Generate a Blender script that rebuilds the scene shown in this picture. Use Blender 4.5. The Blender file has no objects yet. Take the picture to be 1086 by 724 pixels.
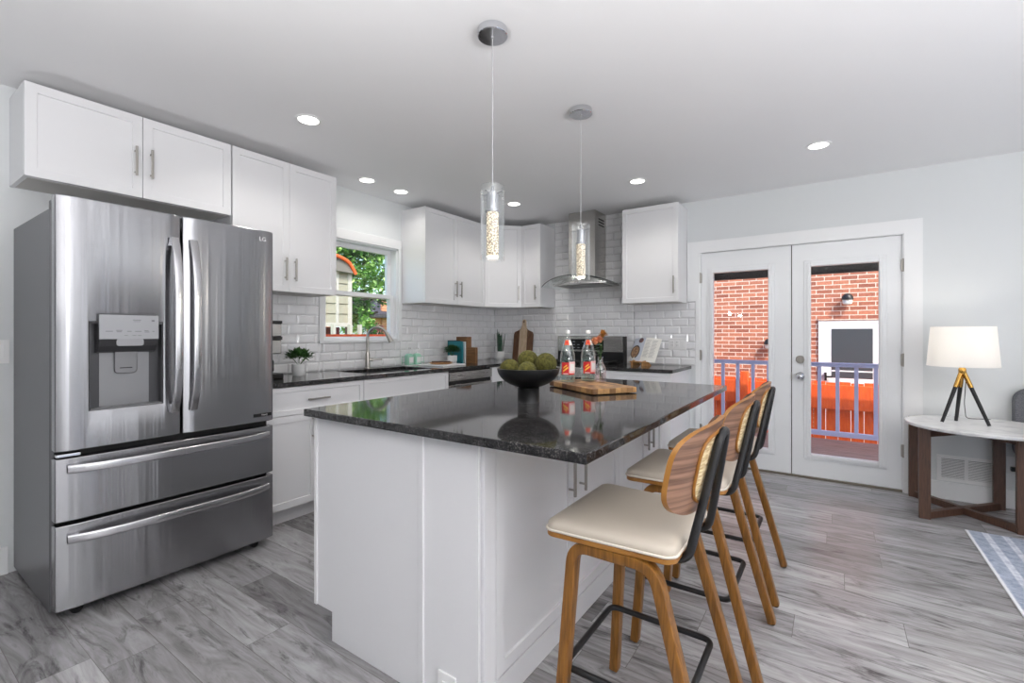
import bpy, bmesh, math, random
from mathutils import Vector, Matrix
random.seed(7)
PI = math.pi
scene = bpy.context.scene
col = scene.collection
# ------------------------------------------------------------------ camera
IW, IH, FPX, HORIZ, CAMH = 1086, 724, 494.0, 354.0, 1.22
YAW = math.atan(340 / 494.0)
cd = bpy.data.cameras.new('camera'); cam = bpy.data.objects.new('camera', cd); col.objects.link(cam)
cd.sensor_width = 36.0; cd.lens = FPX / IW * 36.0
cd.shift_y = -(IH / 2 - HORIZ) / IW
cd.clip_start = 0.05; cd.clip_end = 200
cam.location = (0, 0, CAMH); cam.rotation_euler = (PI / 2, 0, YAW)
scene.camera = cam
# ------------------------------------------------------------------ view, world, sun, daylight
vs = scene.view_settings
scene.display_settings.display_device = 'sRGB'
vs.view_transform = 'Standard'; vs.look = 'None'; vs.gamma = 1.0; vs.use_curve_mapping = False
vs.exposure = 0.0
scene.cycles.max_bounces = 10; scene.cycles.diffuse_bounces = 5; scene.cycles.glossy_bounces = 5
scene.cycles.transmission_bounces = 10; scene.cycles.transparent_max_bounces = 16
scene.cycles.sample_clamp_indirect = 6.0; scene.cycles.use_denoising = True
scene.cycles.caustics_reflective = False; scene.cycles.caustics_refractive = False
world = bpy.data.worlds.new('sky'); scene.world = world; world.use_nodes = True
wn = world.node_tree.nodes; wl = world.node_tree.links
bg = wn['Background']
sky = wn.new('ShaderNodeTexSky'); sky.sky_type = 'NISHITA'; sky.sun_disc = False
sky.sun_elevation = math.radians(46); sky.sun_rotation = math.radians(125); sky.air_density = 1.0; sky.dust_density = 2.0
wl.new(sky.outputs[0], bg.inputs[0]); bg.inputs[1].default_value = 0.6
SUN_E = 3.7
sd = bpy.data.lights.new('sun', 'SUN'); sd.energy = SUN_E; sd.angle = math.radians(0.6); sd.color = (1, .95, .87)
so = bpy.data.objects.new('sun', sd); col.objects.link(so)
so.rotation_euler = Vector((-1.1, 1.0, -1.6)).to_track_quat('-Z', 'Y').to_euler()
def area_light(name, loc, direction, sx, sy, watts, color=(1, 1, 1)):
    l = bpy.data.lights.new(name, 'AREA'); l.shape = 'RECTANGLE'; l.size = sx; l.size_y = sy
    l.energy = watts; l.color = color
    o = bpy.data.objects.new(name, l); col.objects.link(o); o.location = loc
    o.rotation_euler = Vector(direction).to_track_quat('-Z', 'Z').to_euler()
    return o
XR, YR = 3.1, -3.6           # right wall, rear wall
DAY = (.97, .985, 1.0)
area_light('window_daylight', (XR - .03, -.55, 1.25), (-1, 0, .12), 2.0, 1.9, 26, DAY)
area_light('window_daylight', (XR - .03, -2.5, 1.25), (-1, 0, .12), 1.4, 1.9, 12, DAY)
area_light('window_daylight', (XR - .03, 2.55, 1.35), (-1, 0, .1), .9, 1.5, 9, DAY)
area_light('window_daylight', (1.95, YR + .03, 1.25), (0, 1, .12), 1.7, 1.9, 3, DAY)
area_light('window_daylight', (-.82, YR + .03, 1.25), (0, 1, .12), .7, 1.9, 5, DAY)
area_light('ceiling_fill', (1.75, .2, 1.1), (0, .1, 1), 1.2, 1.2, 132, (1, .985, .985))  # unseen upward fill lamp added to brighten the ceiling, standing in for a flash
area_light('ceiling_fill', (-.5, -.5, 1.25), (0, 0, 1), 1.2, 1.2, 60, (1, .985, .985))  # second added fill lamp, evens out the left side of the ceiling

# ------------------------------------------------------------------ materials
def srgb(r, g, b):
    f = lambda v: (v / 255 / 12.92) if v / 255 <= .04045 else ((v / 255 + .055) / 1.055) ** 2.4
    return (f(r), f(g), f(b), 1)
def mat(name, rgb=(200, 200, 200), rough=.5, metal=0.0, **kw):
    m = bpy.data.materials.new(name); m.use_nodes = True
    p = m.node_tree.nodes['Principled BSDF']
    p.inputs['Base Color'].default_value = srgb(*rgb)
    p.inputs['Roughness'].default_value = rough; p.inputs['Metallic'].default_value = metal
    for k, v in kw.items(): p.inputs[k.replace('_', ' ')].default_value = v
    return m
def N(m): return m.node_tree.nodes, m.node_tree.links, m.node_tree.nodes['Principled BSDF']
def coords(m, scale=(1, 1, 1), loc=(0, 0, 0), rot=(0, 0, 0), src='Object'):
    n, l, p = N(m)
    tc = n.new('ShaderNodeTexCoord'); mp = n.new('ShaderNodeMapping')
    mp.inputs['Scale'].default_value = scale; mp.inputs['Location'].default_value = loc; mp.inputs['Rotation'].default_value = rot
    l.new(tc.outputs[src], mp.inputs[0]); return mp.outputs[0]
def noise(m, vec, scale=5, detail=4, rough=.5, dist=0.0):
    n, l, p = N(m); t = n.new('ShaderNodeTexNoise'); l.new(vec, t.inputs['Vector'])
    t.inputs['Scale'].default_value = scale; t.inputs['Detail'].default_value = detail
    t.inputs['Roughness'].default_value = rough; t.inputs['Distortion'].default_value = dist
    return t.outputs['Fac']
def ramp(m, fac, stops):
    n, l, p = N(m); r = n.new('ShaderNodeValToRGB'); l.new(fac, r.inputs[0])
    e = r.color_ramp.elements
    while len(e) < len(stops): e.new(.5)
    for k, (pos, c) in enumerate(stops): e[k].position = pos; e[k].color = srgb(*c)
    return r.outputs[0]
def mixc(m, fac, a, b, mode='MIX'):
    n, l, p = N(m); x = n.new('ShaderNodeMix'); x.data_type = 'RGBA'; x.blend_type = mode
    for s, v in ((x.inputs[0], fac), (x.inputs[6], a), (x.inputs[7], b)):
        if hasattr(v, 'is_output'): l.new(v, s)
        else: s.default_value = v
    return x.outputs[2]
def setc(m, out): n, l, p = N(m); l.new(out, p.inputs['Base Color'])
def bump(m, h, strength=.3, dist=.01):
    n, l, p = N(m); b = n.new('ShaderNodeBump'); b.inputs['Strength'].default_value = strength; b.inputs['Distance'].default_value = dist
    l.new(h, b.inputs['Height']); l.new(b.outputs[0], p.inputs['Normal'])
def two_tone(name, a, b, scale, rough=.5, stretch=(1, 1, 1), detail=4, dist=0., lo=.35, hi=.65, bmp=0, metal=0., **kw):
    m = mat(name, a, rough, metal, **kw); f = noise(m, coords(m, stretch), scale, detail, .55, dist)
    setc(m, ramp(m, f, [(lo, a), (hi, b)]))
    if bmp: bump(m, f, bmp, .004)
    return m

WALL = mat('wall_paint', (221, 224, 225), .6)
CEIL = mat('ceiling_paint', (240, 240, 241), .7)
TRIM = mat('trim_paint', (238, 239, 240), .35)
CAB = mat('cabinet_white', (230, 230, 232), .32)
UNDER = mat('cabinet_underside_veneer', (205, 202, 198), .5)
TILE = mat('glazed_tile', (240, 240, 242), .08)
GROUT = mat('grout', (178, 178, 180), .8)
PLATE = mat('white_plastic', (240, 240, 240), .3)
SLOT = mat('outlet_slot', (90, 90, 92), .5)
DARK = mat('dark_gap', (22, 22, 23), .6)
BLACK = mat('black_satin', (20, 20, 21), .38)
BLACKM = mat('black_powder_coat', (24, 24, 26), .42)
RUBBER = mat('black_rubber', (18, 18, 18), .7)
CHROME = mat('chrome', (215, 216, 220), .06, 1)
NICKEL = mat('brushed_nickel', (178, 174, 168), .28, 1)
GOLD = mat('brushed_gold', (205, 160, 85), .25, 1)
def steel(name, rgb, rough, wave=0.0, axis='v'):
    m = mat(name, rgb, rough, 1.0)
    n, l, p = N(m)
    st = (1, 1, 220) if axis == 'v' else (1, 220, 1)
    if wave:
        p.inputs['Anisotropic'].default_value = .8; p.inputs['Anisotropic Rotation'].default_value = .25
        tg = n.new('ShaderNodeTangent'); tg.direction_type = 'RADIAL'; tg.axis = 'Z'; l.new(tg.outputs[0], p.inputs['Tangent'])
    f = noise(m, coords(m, st), 6, 2)
    mr = n.new('ShaderNodeMapRange'); l.new(f, mr.inputs[0])
    kk = .03 if wave else .2
    mr.inputs[3].default_value = rough * (1 - kk); mr.inputs[4].default_value = rough * (1 + kk)
    l.new(mr.outputs[0], p.inputs['Roughness'])
    if wave:
        w = noise(m, coords(m, (1, 9, .10)), 1.5, 3, .6)
        bump(m, w, wave, .02)
    return m
STEEL = steel('stainless_door', (162, 162, 165), .24, .15)
STEEL2 = steel('stainless_handle', (205, 205, 208), .22)
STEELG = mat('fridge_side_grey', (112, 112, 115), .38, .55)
STEELH = steel('stainless_hood', (192, 190, 187), .26)
DISP = mat('dispenser_grey', (74, 74, 77), .4, .4)
WALNUT = two_tone('walnut_wood', (92, 66, 52), (70, 48, 38), 9, .45, (14, 14, 1.2), dist=.6)
OAKLEG = two_tone('amber_bentwood', (146, 99, 42), (108, 70, 26), 8, .33, (14, 14, 1.0), dist=.5)
VENEER = two_tone('walnut_veneer', (158, 120, 97), (108, 78, 60), 4, .42, (1, .5, 24), dist=.25, lo=.38, hi=.62)
VEDGE = two_tone('honey_ply_edge', (176, 124, 58), (150, 98, 40), 14, .35)
CREAM = mat('cream_leather', (192, 182, 168), .42)
PIPING = mat('cream_piping', (216, 207, 194), .45)
CANE = two_tone('woven_cane', (240, 222, 182), (196, 164, 112), 3, .6, (10, 10, 60), detail=1)
def granite():
    m = mat('black_granite', (30, 30, 32), .055)
    v = coords(m)
    a = noise(m, v, 150, 5, .7); b = noise(m, v, 26, 5, .6, .6)
    c1 = ramp(m, a, [(.38, (24, 24, 26)), (.52, (66, 66, 69)), (.68, (140, 137, 134))])
    c2 = ramp(m, b, [(.42, (110, 110, 112)), (.64, (230, 226, 222))])
    setc(m, mixc(m, .8, c1, c2, 'MULTIPLY'))
    return m
GRAN = granite()
def floor_mat():
    m = mat('grey_plank_floor', (150, 148, 148), .27)
    n, l, p = N(m)
    v = coords(m)
    def mth(op, a, b=None, c=None):
        q = n.new('ShaderNodeMath'); q.operation = op
        for i, x in enumerate((a, b, c)):
            if x is None: continue
            if hasattr(x, 'is_output'): l.new(x, q.inputs[i])
            else: q.inputs[i].default_value = x
        return q.outputs[0]
    PW_, PL_ = .182, 1.22
    sx = n.new('ShaderNodeSeparateXYZ'); l.new(v, sx.inputs[0])
    ry = mth('DIVIDE', sx.outputs['Y'], PW_); row = mth('FLOOR', ry)
    w1 = n.new('ShaderNodeTexWhiteNoise'); w1.noise_dimensions = '1D'; l.new(row, w1.inputs['W'])
    rx = mth('ADD', mth('DIVIDE', sx.outputs['X'], PL_), w1.outputs['Value']); colu = mth('FLOOR', rx)
    cb_ = n.new('ShaderNodeCombineXYZ'); l.new(row, cb_.inputs[0]); l.new(colu, cb_.inputs[1])
    w2 = n.new('ShaderNodeTexWhiteNoise'); w2.noise_dimensions = '2D'; l.new(cb_.outputs[0], w2.inputs['Vector'])
    fy = mth('MULTIPLY', mth('PINGPONG', ry, .5), PW_); fx = mth('MULTIPLY', mth('PINGPONG', rx, .5), PL_)
    seam = mth('LESS_THAN', mth('MINIMUM', fx, fy), .0011)
    mul = n.new('ShaderNodeVectorMath'); mul.operation = 'SCALE'; mul.inputs['Scale'].default_value = 13.7
    l.new(w2.outputs['Color'], mul.inputs[0])
    add = n.new('ShaderNodeVectorMath'); add.operation = 'ADD'; l.new(v, add.inputs[0]); l.new(mul.outputs[0], add.inputs[1])
    mp = n.new('ShaderNodeMapping'); mp.inputs['Scale'].default_value = (1.0, 6.5, 1); l.new(add.outputs[0], mp.inputs[0])
    mp2 = n.new('ShaderNodeMapping'); mp2.inputs['Scale'].default_value = (4, 48, 1); l.new(add.outputs[0], mp2.inputs[0])
    mp3 = n.new('ShaderNodeMapping'); mp3.inputs['Scale'].default_value = (1.5, 7, 1); l.new(add.outputs[0], mp3.inputs[0])
    g1 = noise(m, mp.outputs[0], 2.0, 6, .62, 1.6); g2 = noise(m, mp2.outputs[0], 2.2, 4, .6, .4); g3 = noise(m, mp3.outputs[0], 2.0, 5, .7, 1.2)
    c = ramp(m, g1, [(.30, (140, 137, 138)), (.47, (178, 176, 177)), (.66, (205, 204, 206))])
    c = mixc(m, .14, c, ramp(m, g2, [(.34, (170, 167, 166)), (.60, (255, 255, 255))]), 'MULTIPLY')
    c = mixc(m, .8, c, ramp(m, g3, [(.30, (104, 101, 101)), (.46, (255, 255, 255))]), 'MULTIPLY')
    tone = ramp(m, w2.outputs['Value'], [(.0, (164, 162, 163)), (1., (244, 244, 244))])
    c = mixc(m, .8, c, tone, 'MULTIPLY')
    c = mixc(m, seam, c, srgb(110, 106, 105))
    setc(m, c); bump(m, g2, .05, .002)
    return m
FLOOR = floor_mat()
def brick_mat(name, mode='xz', c1=(206, 134, 106), c2=(158, 96, 78), mortar=(242, 226, 212)):
    m = mat(name, c1, .85); n, l, p = N(m)
    tc = n.new('ShaderNodeTexCoord'); sx = n.new('ShaderNodeSeparateXYZ'); cx = n.new('ShaderNodeCombineXYZ')
    l.new(tc.outputs['Object'], sx.inputs[0]); l.new(sx.outputs['X' if mode[0] == 'x' else 'Y'], cx.inputs[0]); l.new(sx.outputs['Z'], cx.inputs[1])
    br = n.new('ShaderNodeTexBrick'); l.new(cx.outputs[0], br.inputs[0]); br.inputs['Scale'].default_value = 1
    br.inputs['Brick Width'].default_value = .212; br.inputs['Row Height'].default_value = .0675; br.inputs['Mortar Size'].default_value = .006
    br.inputs['Color1'].default_value = srgb(*c1); br.inputs['Color2'].default_value = srgb(*c2); br.inputs['Mortar'].default_value = srgb(*mortar)
    f = noise(m, cx.outputs[0], 30, 4, .6)
    setc(m, mixc(m, .45, br.outputs[0], ramp(m, f, [(.3, (170, 150, 140)), (.6, (255, 255, 255))]), 'MULTIPLY'))
    return m
BRICK = brick_mat('red_brick')
ORANGE = two_tone('orange_stained_boards', (255, 112, 52), (240, 92, 40), 5, .6, (6, 6, 1))
SLATE = mat('blue_grey_rail_paint', (194, 206, 244), .45)
DECK = two_tone('weathered_deck_boards', (168, 142, 134), (128, 106, 100), 5, .7, (1, 12, 1))
SOFF = two_tone('dark_brown_soffit', (44, 34, 33), (26, 22, 22), 4, .5, (1, 14, 1))
MARBLE = two_tone('pale_marble', (226, 225, 224), (196, 196, 198), 4, .25, dist=2.0, lo=.45, hi=.7)
LINEN = mat('white_linen_shade', (253, 253, 253), .8)
def glass_mat(name, tint=(255, 255, 255), rough=0.0, refl=.035):
    m = bpy.data.materials.new(name); m.use_nodes = True; n = m.node_tree.nodes; l = m.node_tree.links
    n.remove(n['Principled BSDF']); out = n['Material Output']
    t = n.new('ShaderNodeBsdfTransparent'); t.inputs[0].default_value = srgb(*tint)
    g = n.new('ShaderNodeBsdfGlossy'); g.inputs['Roughness'].default_value = rough; g.inputs[0].default_value = (1, 1, 1, 1)
    lw = n.new('ShaderNodeLayerWeight'); lw.inputs[0].default_value = .5
    f1 = n.new('ShaderNodeMath'); f1.operation = 'POWER'; f1.inputs[1].default_value = 3.0; l.new(lw.outputs['Facing'], f1.inputs[0])
    f = n.new('ShaderNodeMath'); f.operation = 'MULTIPLY_ADD'; f.inputs[1].default_value = .7; f.inputs[2].default_value = refl; l.new(f1.outputs[0], f.inputs[0])
    mx = n.new('ShaderNodeMixShader'); l.new(f.outputs[0], mx.inputs[0]); l.new(t.outputs[0], mx.inputs[1]); l.new(g.outputs[0], mx.inputs[2])
    l.new(mx.outputs[0], out.inputs[0]); return m
PANE = glass_mat('clear_window_glass', (252, 253, 253), 0, .015)
THIN = glass_mat('clear_thin_glass', (253, 254, 254), 0, .05)
def emis(name, rgb, strength):
    m = mat(name, rgb, .5); n, l, p = N(m)
    p.inputs['Emission Color'].default_value = srgb(*rgb); p.inputs['Emission Strength'].default_value = strength
    return m
LED = emis('led_diffuser', (255, 252, 246), 6.0)
def crystal_mat():
    m = mat('lit_bubble_crystal', (250, 236, 214), .15); n, l, p = N(m)
    v = coords(m); vo = n.new('ShaderNodeTexVoronoi'); l.new(v, vo.inputs['Vector']); vo.inputs['Scale'].default_value = 150
    c = ramp(m, vo.outputs['Distance'], [(.14, (255, 246, 226)), (.36, (216, 202, 178)), (.62, (138, 122, 100))])
    setc(m, c); l.new(c, p.inputs['Emission Color']); p.inputs['Emission Strength'].default_value = .68
    return m
CRYSTAL = crystal_mat()
LEAF = two_tone('leaf_green', (70, 112, 52), (38, 74, 34), 40, .5)
LEAFD = two_tone('dark_succulent_green', (52, 96, 50), (28, 60, 34), 60, .45)
SNAKE = two_tone('snake_plant_leaf', (66, 104, 78), (28, 58, 44), 30, .4, (1, 1, 3))
POT = mat('white_glazed_pot', (236, 236, 236), .3)
SOIL = mat('dark_soil', (50, 38, 30), .9)
MOSS = two_tone('olive_moss', (96, 93, 38), (56, 55, 20), 90, .95, bmp=.9)

# ------------------------------------------------------------------ mesh helpers
WM = {}
def box(bm, x0, x1, y0, y1, z0, z1, M=None):
    r = bmesh.ops.create_cube(bm, size=1)
    T = Matrix.Translation(((x0 + x1) / 2, (y0 + y1) / 2, (z0 + z1) / 2)) @ Matrix.Diagonal((abs(x1 - x0), abs(y1 - y0), abs(z1 - z0), 1))
    if M is not None: T = M @ T
    bmesh.ops.transform(bm, matrix=T, verts=r['verts']); return r['verts']
def rings(bm, loops, caps=True, closed=False):
    V = [[bm.verts.new(p) for p in lp] for lp in loops]
    n = len(V[0]); m = len(V)
    for i in range(m if closed else m - 1):
        a, b = V[i], V[(i + 1) % m]
        for k in range(n):
            try: bm.faces.new((a[k], a[(k + 1) % n], b[(k + 1) % n], b[k]))
            except ValueError: pass
    if caps and not closed:
        bm.faces.new(list(reversed(V[0]))); bm.faces.new(V[-1])
    return V
def frame_for(d, up=Vector((0, 0, 1))):
    d = d.normalized()
    s = d.cross(up)
    if s.length < 1e-4: s = d.cross(Vector((1, 0, 0)))
    s.normalize(); return s, s.cross(d).normalized()
def sweep(bm, pts, prof, up=Vector((0, 0, 1)), closed=False, caps=True):
    pts = [Vector(p) for p in pts]; n = len(pts); L = []
    for i, p in enumerate(pts):
        if closed: d = (pts[(i + 1) % n] - pts[i - 1])
        else: d = (pts[min(i + 1, n - 1)] - pts[max(i - 1, 0)])
        s, u = frame_for(d, up)
        # miter scale
        L.append([p + s * a + u * b for a, b in prof])
    rings(bm, L, caps, closed)
def circ(r, n=12): return [(r * math.cos(2 * PI * k / n), r * math.sin(2 * PI * k / n)) for k in range(n)]
def rect(w, h): return [(-w / 2, -h / 2), (w / 2, -h / 2), (w / 2, h / 2), (-w / 2, h / 2)]
def tube(bm, pts, r, n=12, up=Vector((0, 0, 1)), closed=False): sweep(bm, pts, circ(r, n), up, closed)
def cyl(bm, p0, p1, r0, r1=None, n=24):
    r1 = r0 if r1 is None else r1
    p0, p1 = Vector(p0), Vector(p1); s, u = frame_for(p1 - p0)
    rings(bm, [[p0 + s * a + u * b for a, b in circ(r0, n)], [p1 + s * a + u * b for a, b in circ(r1, n)]])
def lathe(bm, prof, c=(0, 0, 0), n=40, caps=True):
    L = [[(c[0] + r * math.cos(2 * PI * k / n), c[1] + r * math.sin(2 * PI * k / n), c[2] + z) for k in range(n)] for r, z in prof]
    rings(bm, L, caps)
def prism(bm, poly, z0, z1, M=None):
    L = [[Vector((x, y, z)) for x, y in poly] for z in (z0, z1)]
    if M is not None: L = [[M @ p for p in lp] for lp in L]
    rings(bm, L)
def rrect(w, h, r, n=6, cx=0, cy=0):
    P = []
    for sx, sy, a0 in ((1, 1, 0), (-1, 1, PI / 2), (-1, -1, PI), (1, -1, 3 * PI / 2)):
        for k in range(n + 1):
            a = a0 + PI / 2 * k / n
            P.append((cx + sx * (w / 2 - r) + r * math.cos(a), cy + sy * (h / 2 - r) + r * math.sin(a)))
    return P
def fillet(pts, r, n=6, closed=False):
    """round the corners of a 3D polyline"""
    pts = [Vector(p) for p in pts]; m = len(pts); out = []
    for i, p in enumerate(pts):
        if not closed and i in (0, m - 1): out.append(p); continue
        a = (pts[i - 1] - p); b = (pts[(i + 1) % m] - p); t = min(r, a.length * .45, b.length * .45)
        A = p + a.normalized() * t; B = p + b.normalized() * t
        for k in range(n + 1):
            s = k / n; out.append((1 - s) ** 2 * A + 2 * s * (1 - s) * p + s * s * B)
    return out
def sphere(bm, c, r, sub=3, sc=(1, 1, 1)):
    g = bmesh.ops.create_icosphere(bm, subdivisions=sub, radius=r)
    bmesh.ops.transform(bm, matrix=Matrix.Translation(c) @ Matrix.Diagonal((*sc, 1)), verts=g['verts']); return g['verts']

def obj(name, bm, m, parent=None, bevel=0, smooth=None, seg=2, local=False):
    """link a bmesh as one mesh object; world coordinates are brought into the parent's space unless local"""
    bmesh.ops.recalc_face_normals(bm, faces=bm.faces)
    if parent is not None and not local: bm.transform(WM[parent].inverted())
    me = bpy.data.meshes.new(name); bm.to_mesh(me); bm.free()
    for mm in (m if isinstance(m, (list, tuple)) else [m]): me.materials.append(mm)
    o = bpy.data.objects.new(name, me); col.objects.link(o)
    if parent is not None: o.parent = parent; WM[o] = WM[parent]
    else: WM[o] = Matrix.Identity(4)
    if smooth is not None:
        me.polygons.foreach_set('use_smooth', [True] * len(me.polygons))
        me.set_sharp_from_angle(angle=math.radians(smooth))
    if bevel:
        b = o.modifiers.new('bevel', 'BEVEL'); b.width = bevel; b.segments = seg; b.limit_method = 'ANGLE'; b.angle_limit = math.radians(40)
        b.harden_normals = False
    return o
def BM(): return bmesh.new()
def bx(*a, M=None):
    bm = BM(); box(bm, *a, M=M); return bm
def cut(o, cutter_bm):
    """boolean difference, baked into the mesh"""
    if o.parent is not None: cutter_bm.transform(WM[o.parent].inverted())
    bmesh.ops.recalc_face_normals(cutter_bm, faces=cutter_bm.faces)
    me = bpy.data.meshes.new('cutter'); cutter_bm.to_mesh(me); cutter_bm.free()
    c = bpy.data.objects.new('cutter', me); col.objects.link(c); c.matrix_world = WM[o.parent] if o.parent is not None else Matrix.Identity(4)
    mods = [(x.width, x.segments) for x in o.modifiers if x.type == 'BEVEL']; o.modifiers.clear()
    md = o.modifiers.new('cut', 'BOOLEAN'); md.operation = 'DIFFERENCE'; md.object = c; md.solver = 'EXACT'
    bpy.context.view_layer.update()
    dg = bpy.context.evaluated_depsgraph_get()
    nm = bpy.data.meshes.new_from_object(o.evaluated_get(dg)); old = o.data
    o.modifiers.clear(); nm.name = old.name; o.data = nm
    bpy.data.objects.remove(c); bpy.data.meshes.remove(me)
    for w, s in mods:
        b = o.modifiers.new('bevel', 'BEVEL'); b.width = w; b.segments = s; b.limit_method = 'ANGLE'; b.angle_limit = math.radians(40)
def tag(o, label=None, cat=None, group=None, kind=None):
    for k, v in (('label', label), ('category', cat), ('group', group), ('kind', kind)):
        if v: o[k] = v
    return o
def thing(name, label, cat, loc=(0, 0, 0), rz=0, group=None):
    o = bpy.data.objects.new(name, None); col.objects.link(o); o.empty_display_size = .05
    o.location = loc; o.rotation_euler = (0, 0, rz)
    WM[o] = Matrix.Translation(loc) @ Matrix.Rotation(rz, 4, 'Z')
    return tag(o, label, cat, group)
def dup(root, loc, rz=None, label=None, group=None):
    def cp(o, parent):
        c = o.copy(); col.objects.link(c)
        if parent is not None: c.parent = parent
        for ch in list(o.children): cp(ch, c)
        return c
    r = cp(root, None); r.location = loc
    if rz is not None: r.rotation_euler = (0, 0, rz)
    if label: r['label'] = label
    if group: r['group'] = group
    return r
def struct(name, bm, m, label=None, bevel=0, parent=None, **k):
    o = obj(name, bm, m, parent, bevel, **k)
    if parent is None: o['kind'] = 'structure'
    if label: o['label'] = label
    return o
def text_mesh(name, s, size, m, parent, Mx, extrude=.0004):
    cu = bpy.data.curves.new(name, 'FONT'); cu.body = s; cu.size = size; cu.extrude = extrude; cu.align_x = 'CENTER'; cu.align_y = 'CENTER'
    t = bpy.data.objects.new(name, cu); col.objects.link(t)
    bpy.context.view_layer.update()
    me = bpy.data.meshes.new_from_object(t.evaluated_get(bpy.context.evaluated_depsgraph_get()))
    bpy.data.objects.remove(t)
    bm = BM(); bm.from_mesh(me); bpy.data.meshes.remove(me); bm.transform(Mx)
    return obj(name, bm, m, parent)
def basis(o, u, n):
    """frame with x along u, y along the outward normal n, z up"""
    u, n, z = Vector(u).normalized(), Vector(n).normalized(), Vector((0, 0, 1))
    return Matrix(((u.x, n.x, z.x, o[0]), (u.y, n.y, z.y, o[1]), (u.z, n.z, z.z, o[2]), (0, 0, 0, 1)))

# ------------------------------------------------------------------ setting
XW, YB, ZC = -3.47, 4.66, 2.485
def wall_with_hole(name, axis, pos, thick, a0, a1, z0, z1, holes, m, label):
    """solid wall cut into boxes around rectangular openings; axis 'x' = wall plane at x=pos"""
    bm = BM()
    xs = sorted({a0, a1, *[h[0] for h in holes], *[h[1] for h in holes]})
    for i in range(len(xs) - 1):
        p, q = xs[i], xs[i + 1]; hs = sorted([h for h in holes if h[0] <= p and h[1] >= q], key=lambda h: h[2]); z = z0
        for h in hs + [(0, 0, z1, z1)]:
            if h[2] > z + 1e-6:
                if axis == 'x': box(bm, pos, pos + thick, p, q, z, h[2])
                else: box(bm, p, q, pos, pos + thick, z, h[2])
            z = h[3]
    return struct(name, bm, m, label)
WY0, WY1, WZ0, WZ1 = 2.285, 3.085, 1.165, 2.035      # kitchen window opening
DX0, DX1, DZ1 = -1.035, .447, 1.99                    # french door opening
struct('floor', bx(XW - .15, XR + .15, YR - .15, YB + .12, -.08, 0), FLOOR, 'grey wood plank floor')
struct('ceiling', bx(XW - .15, XR + .15, YR - .15, YB + .15, ZC, ZC + .12), CEIL, 'smooth white ceiling')
wall_with_hole('wall_left', 'x', XW, -.15, YR, YB + .15, 0, ZC, [(WY0, WY1, WZ0, WZ1)], WALL, 'pale wall with kitchen window')
wall_with_hole('wall_back', 'y', YB, .15, XW, XR, 0, ZC, [(DX0, DX1, 0, DZ1)], WALL, 'pale wall with french doors')
wall_with_hole('wall_right', 'x', XR, .15, YR, YB + .15, 0, ZC, [], WALL, None)
wall_with_hole('wall_rear', 'y', YR, -.15, XW, XR, 0, ZC, [], mat('rear_wall_darkened', (128, 132, 136), .6), None)  # unseen wall greyed on purpose to cut bounce light on the island end
def baseboard(name, *a): struct(name, bx(*a), TRIM, 'white baseboard', .003)
baseboard('baseboard_left', XW, XW + .014, YR, .5, 0, .14)
baseboard('baseboard_back', .565, XR, YB - .014, YB, 0, .13)
baseboard('baseboard_right', XR - .014, XR, YR, YB, 0, .13)

def far_window(n_, axis, c, half, z0, z1):
    b = BM()
    for (a0, a1, q0, q1) in ((c - half - .08, c - half, z0 - .08, z1 + .08), (c + half, c + half + .08, z0 - .08, z1 + .08), (c - half, c + half, z0 - .08, z0), (c - half, c + half, z1, z1 + .08), (c - .02, c + .02, z0, z1)):
        if axis == 'x': box(b, XR - .045, XR, a0, a1, q0, q1)
        else: box(b, a0, a1, YR, YR + .045, q0, q1)
    struct(n_, b, TRIM, 'white framed living room window', .003)
far_window('window_2', 'x', -.55, 1.0, .30, 2.2); far_window('window_3', 'x', -2.5, .7, .30, 2.2); far_window('window_4', 'x', 2.55, .45, .60, 2.1)
far_window('window_5', 'y', 1.95, .85, .30, 2.2); far_window('window_6', 'y', -.82, .35, .30, 2.2)

# tiles with real bevels
def tiles(name, to_world, regions, label, row0):
    bm = BM(); L, H, g, bv, t = .1524, .0762, .002, .013, .0095
    def quad(a, b, c, d, mi=0):
        f = bm.faces.new([bm.verts.new(to_world(*p)) for p in (a, b, c, d)]); f.material_index = mi
    for (u0, u1, v0, v1) in regions:
        quad((u0, v0, .002), (u1, v0, .002), (u1, v1, .002), (u0, v1, .002), 1)
        r = math.floor((v0 - row0) / H)
        while row0 + r * H < v1 - .004:
            a, b = max(v0, row0 + r * H), min(v1, row0 + (r + 1) * H)
            off = L / 2 if r % 2 else 0
            k = math.floor((u0 - off) / L)
            while off + k * L < u1 - .004:
                c, d = max(u0, off + k * L), min(u1, off + (k + 1) * L)
                k += 1
                if d - c < .012 or b - a < .012: continue
                c += g / 2; d -= g / 2; e, f_ = a + g / 2, b - g / 2
                i = min(bv, (d - c) * .3, (f_ - e) * .3)
                lo = [(c, e, .002), (d, e, .002), (d, f_, .002), (c, f_, .002)]
                md = [(p[0], p[1], .0035) for p in lo]
                hi = [(c + i, e + i, t), (d - i, e + i, t), (d - i, f_ - i, t), (c + i, f_ - i, t)]
                vl = [[bm.verts.new(to_world(*p)) for p in s] for s in (lo, md, hi)]
                for A, B in ((vl[0], vl[1]), (vl[1], vl[2])):
                    for q in range(4): bm.faces.new((A[q], A[(q + 1) % 4], B[(q + 1) % 4], B[q]))
                bm.faces.new(vl[2])
            r += 1
    return struct(name, bm, [TILE, GROUT], label)
UZ0, UZ1 = 1.516, 2.42           # wall cabinets
CZ = .915
tiles('wall_tile_left', lambda u, v, h: (XW + h, u, v), [(1.40, 2.245, CZ, 1.53), (2.245, 3.12, CZ, 1.142), (3.12, YB, CZ, 1.53)], 'white bevelled subway tile beside the window', CZ)
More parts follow.
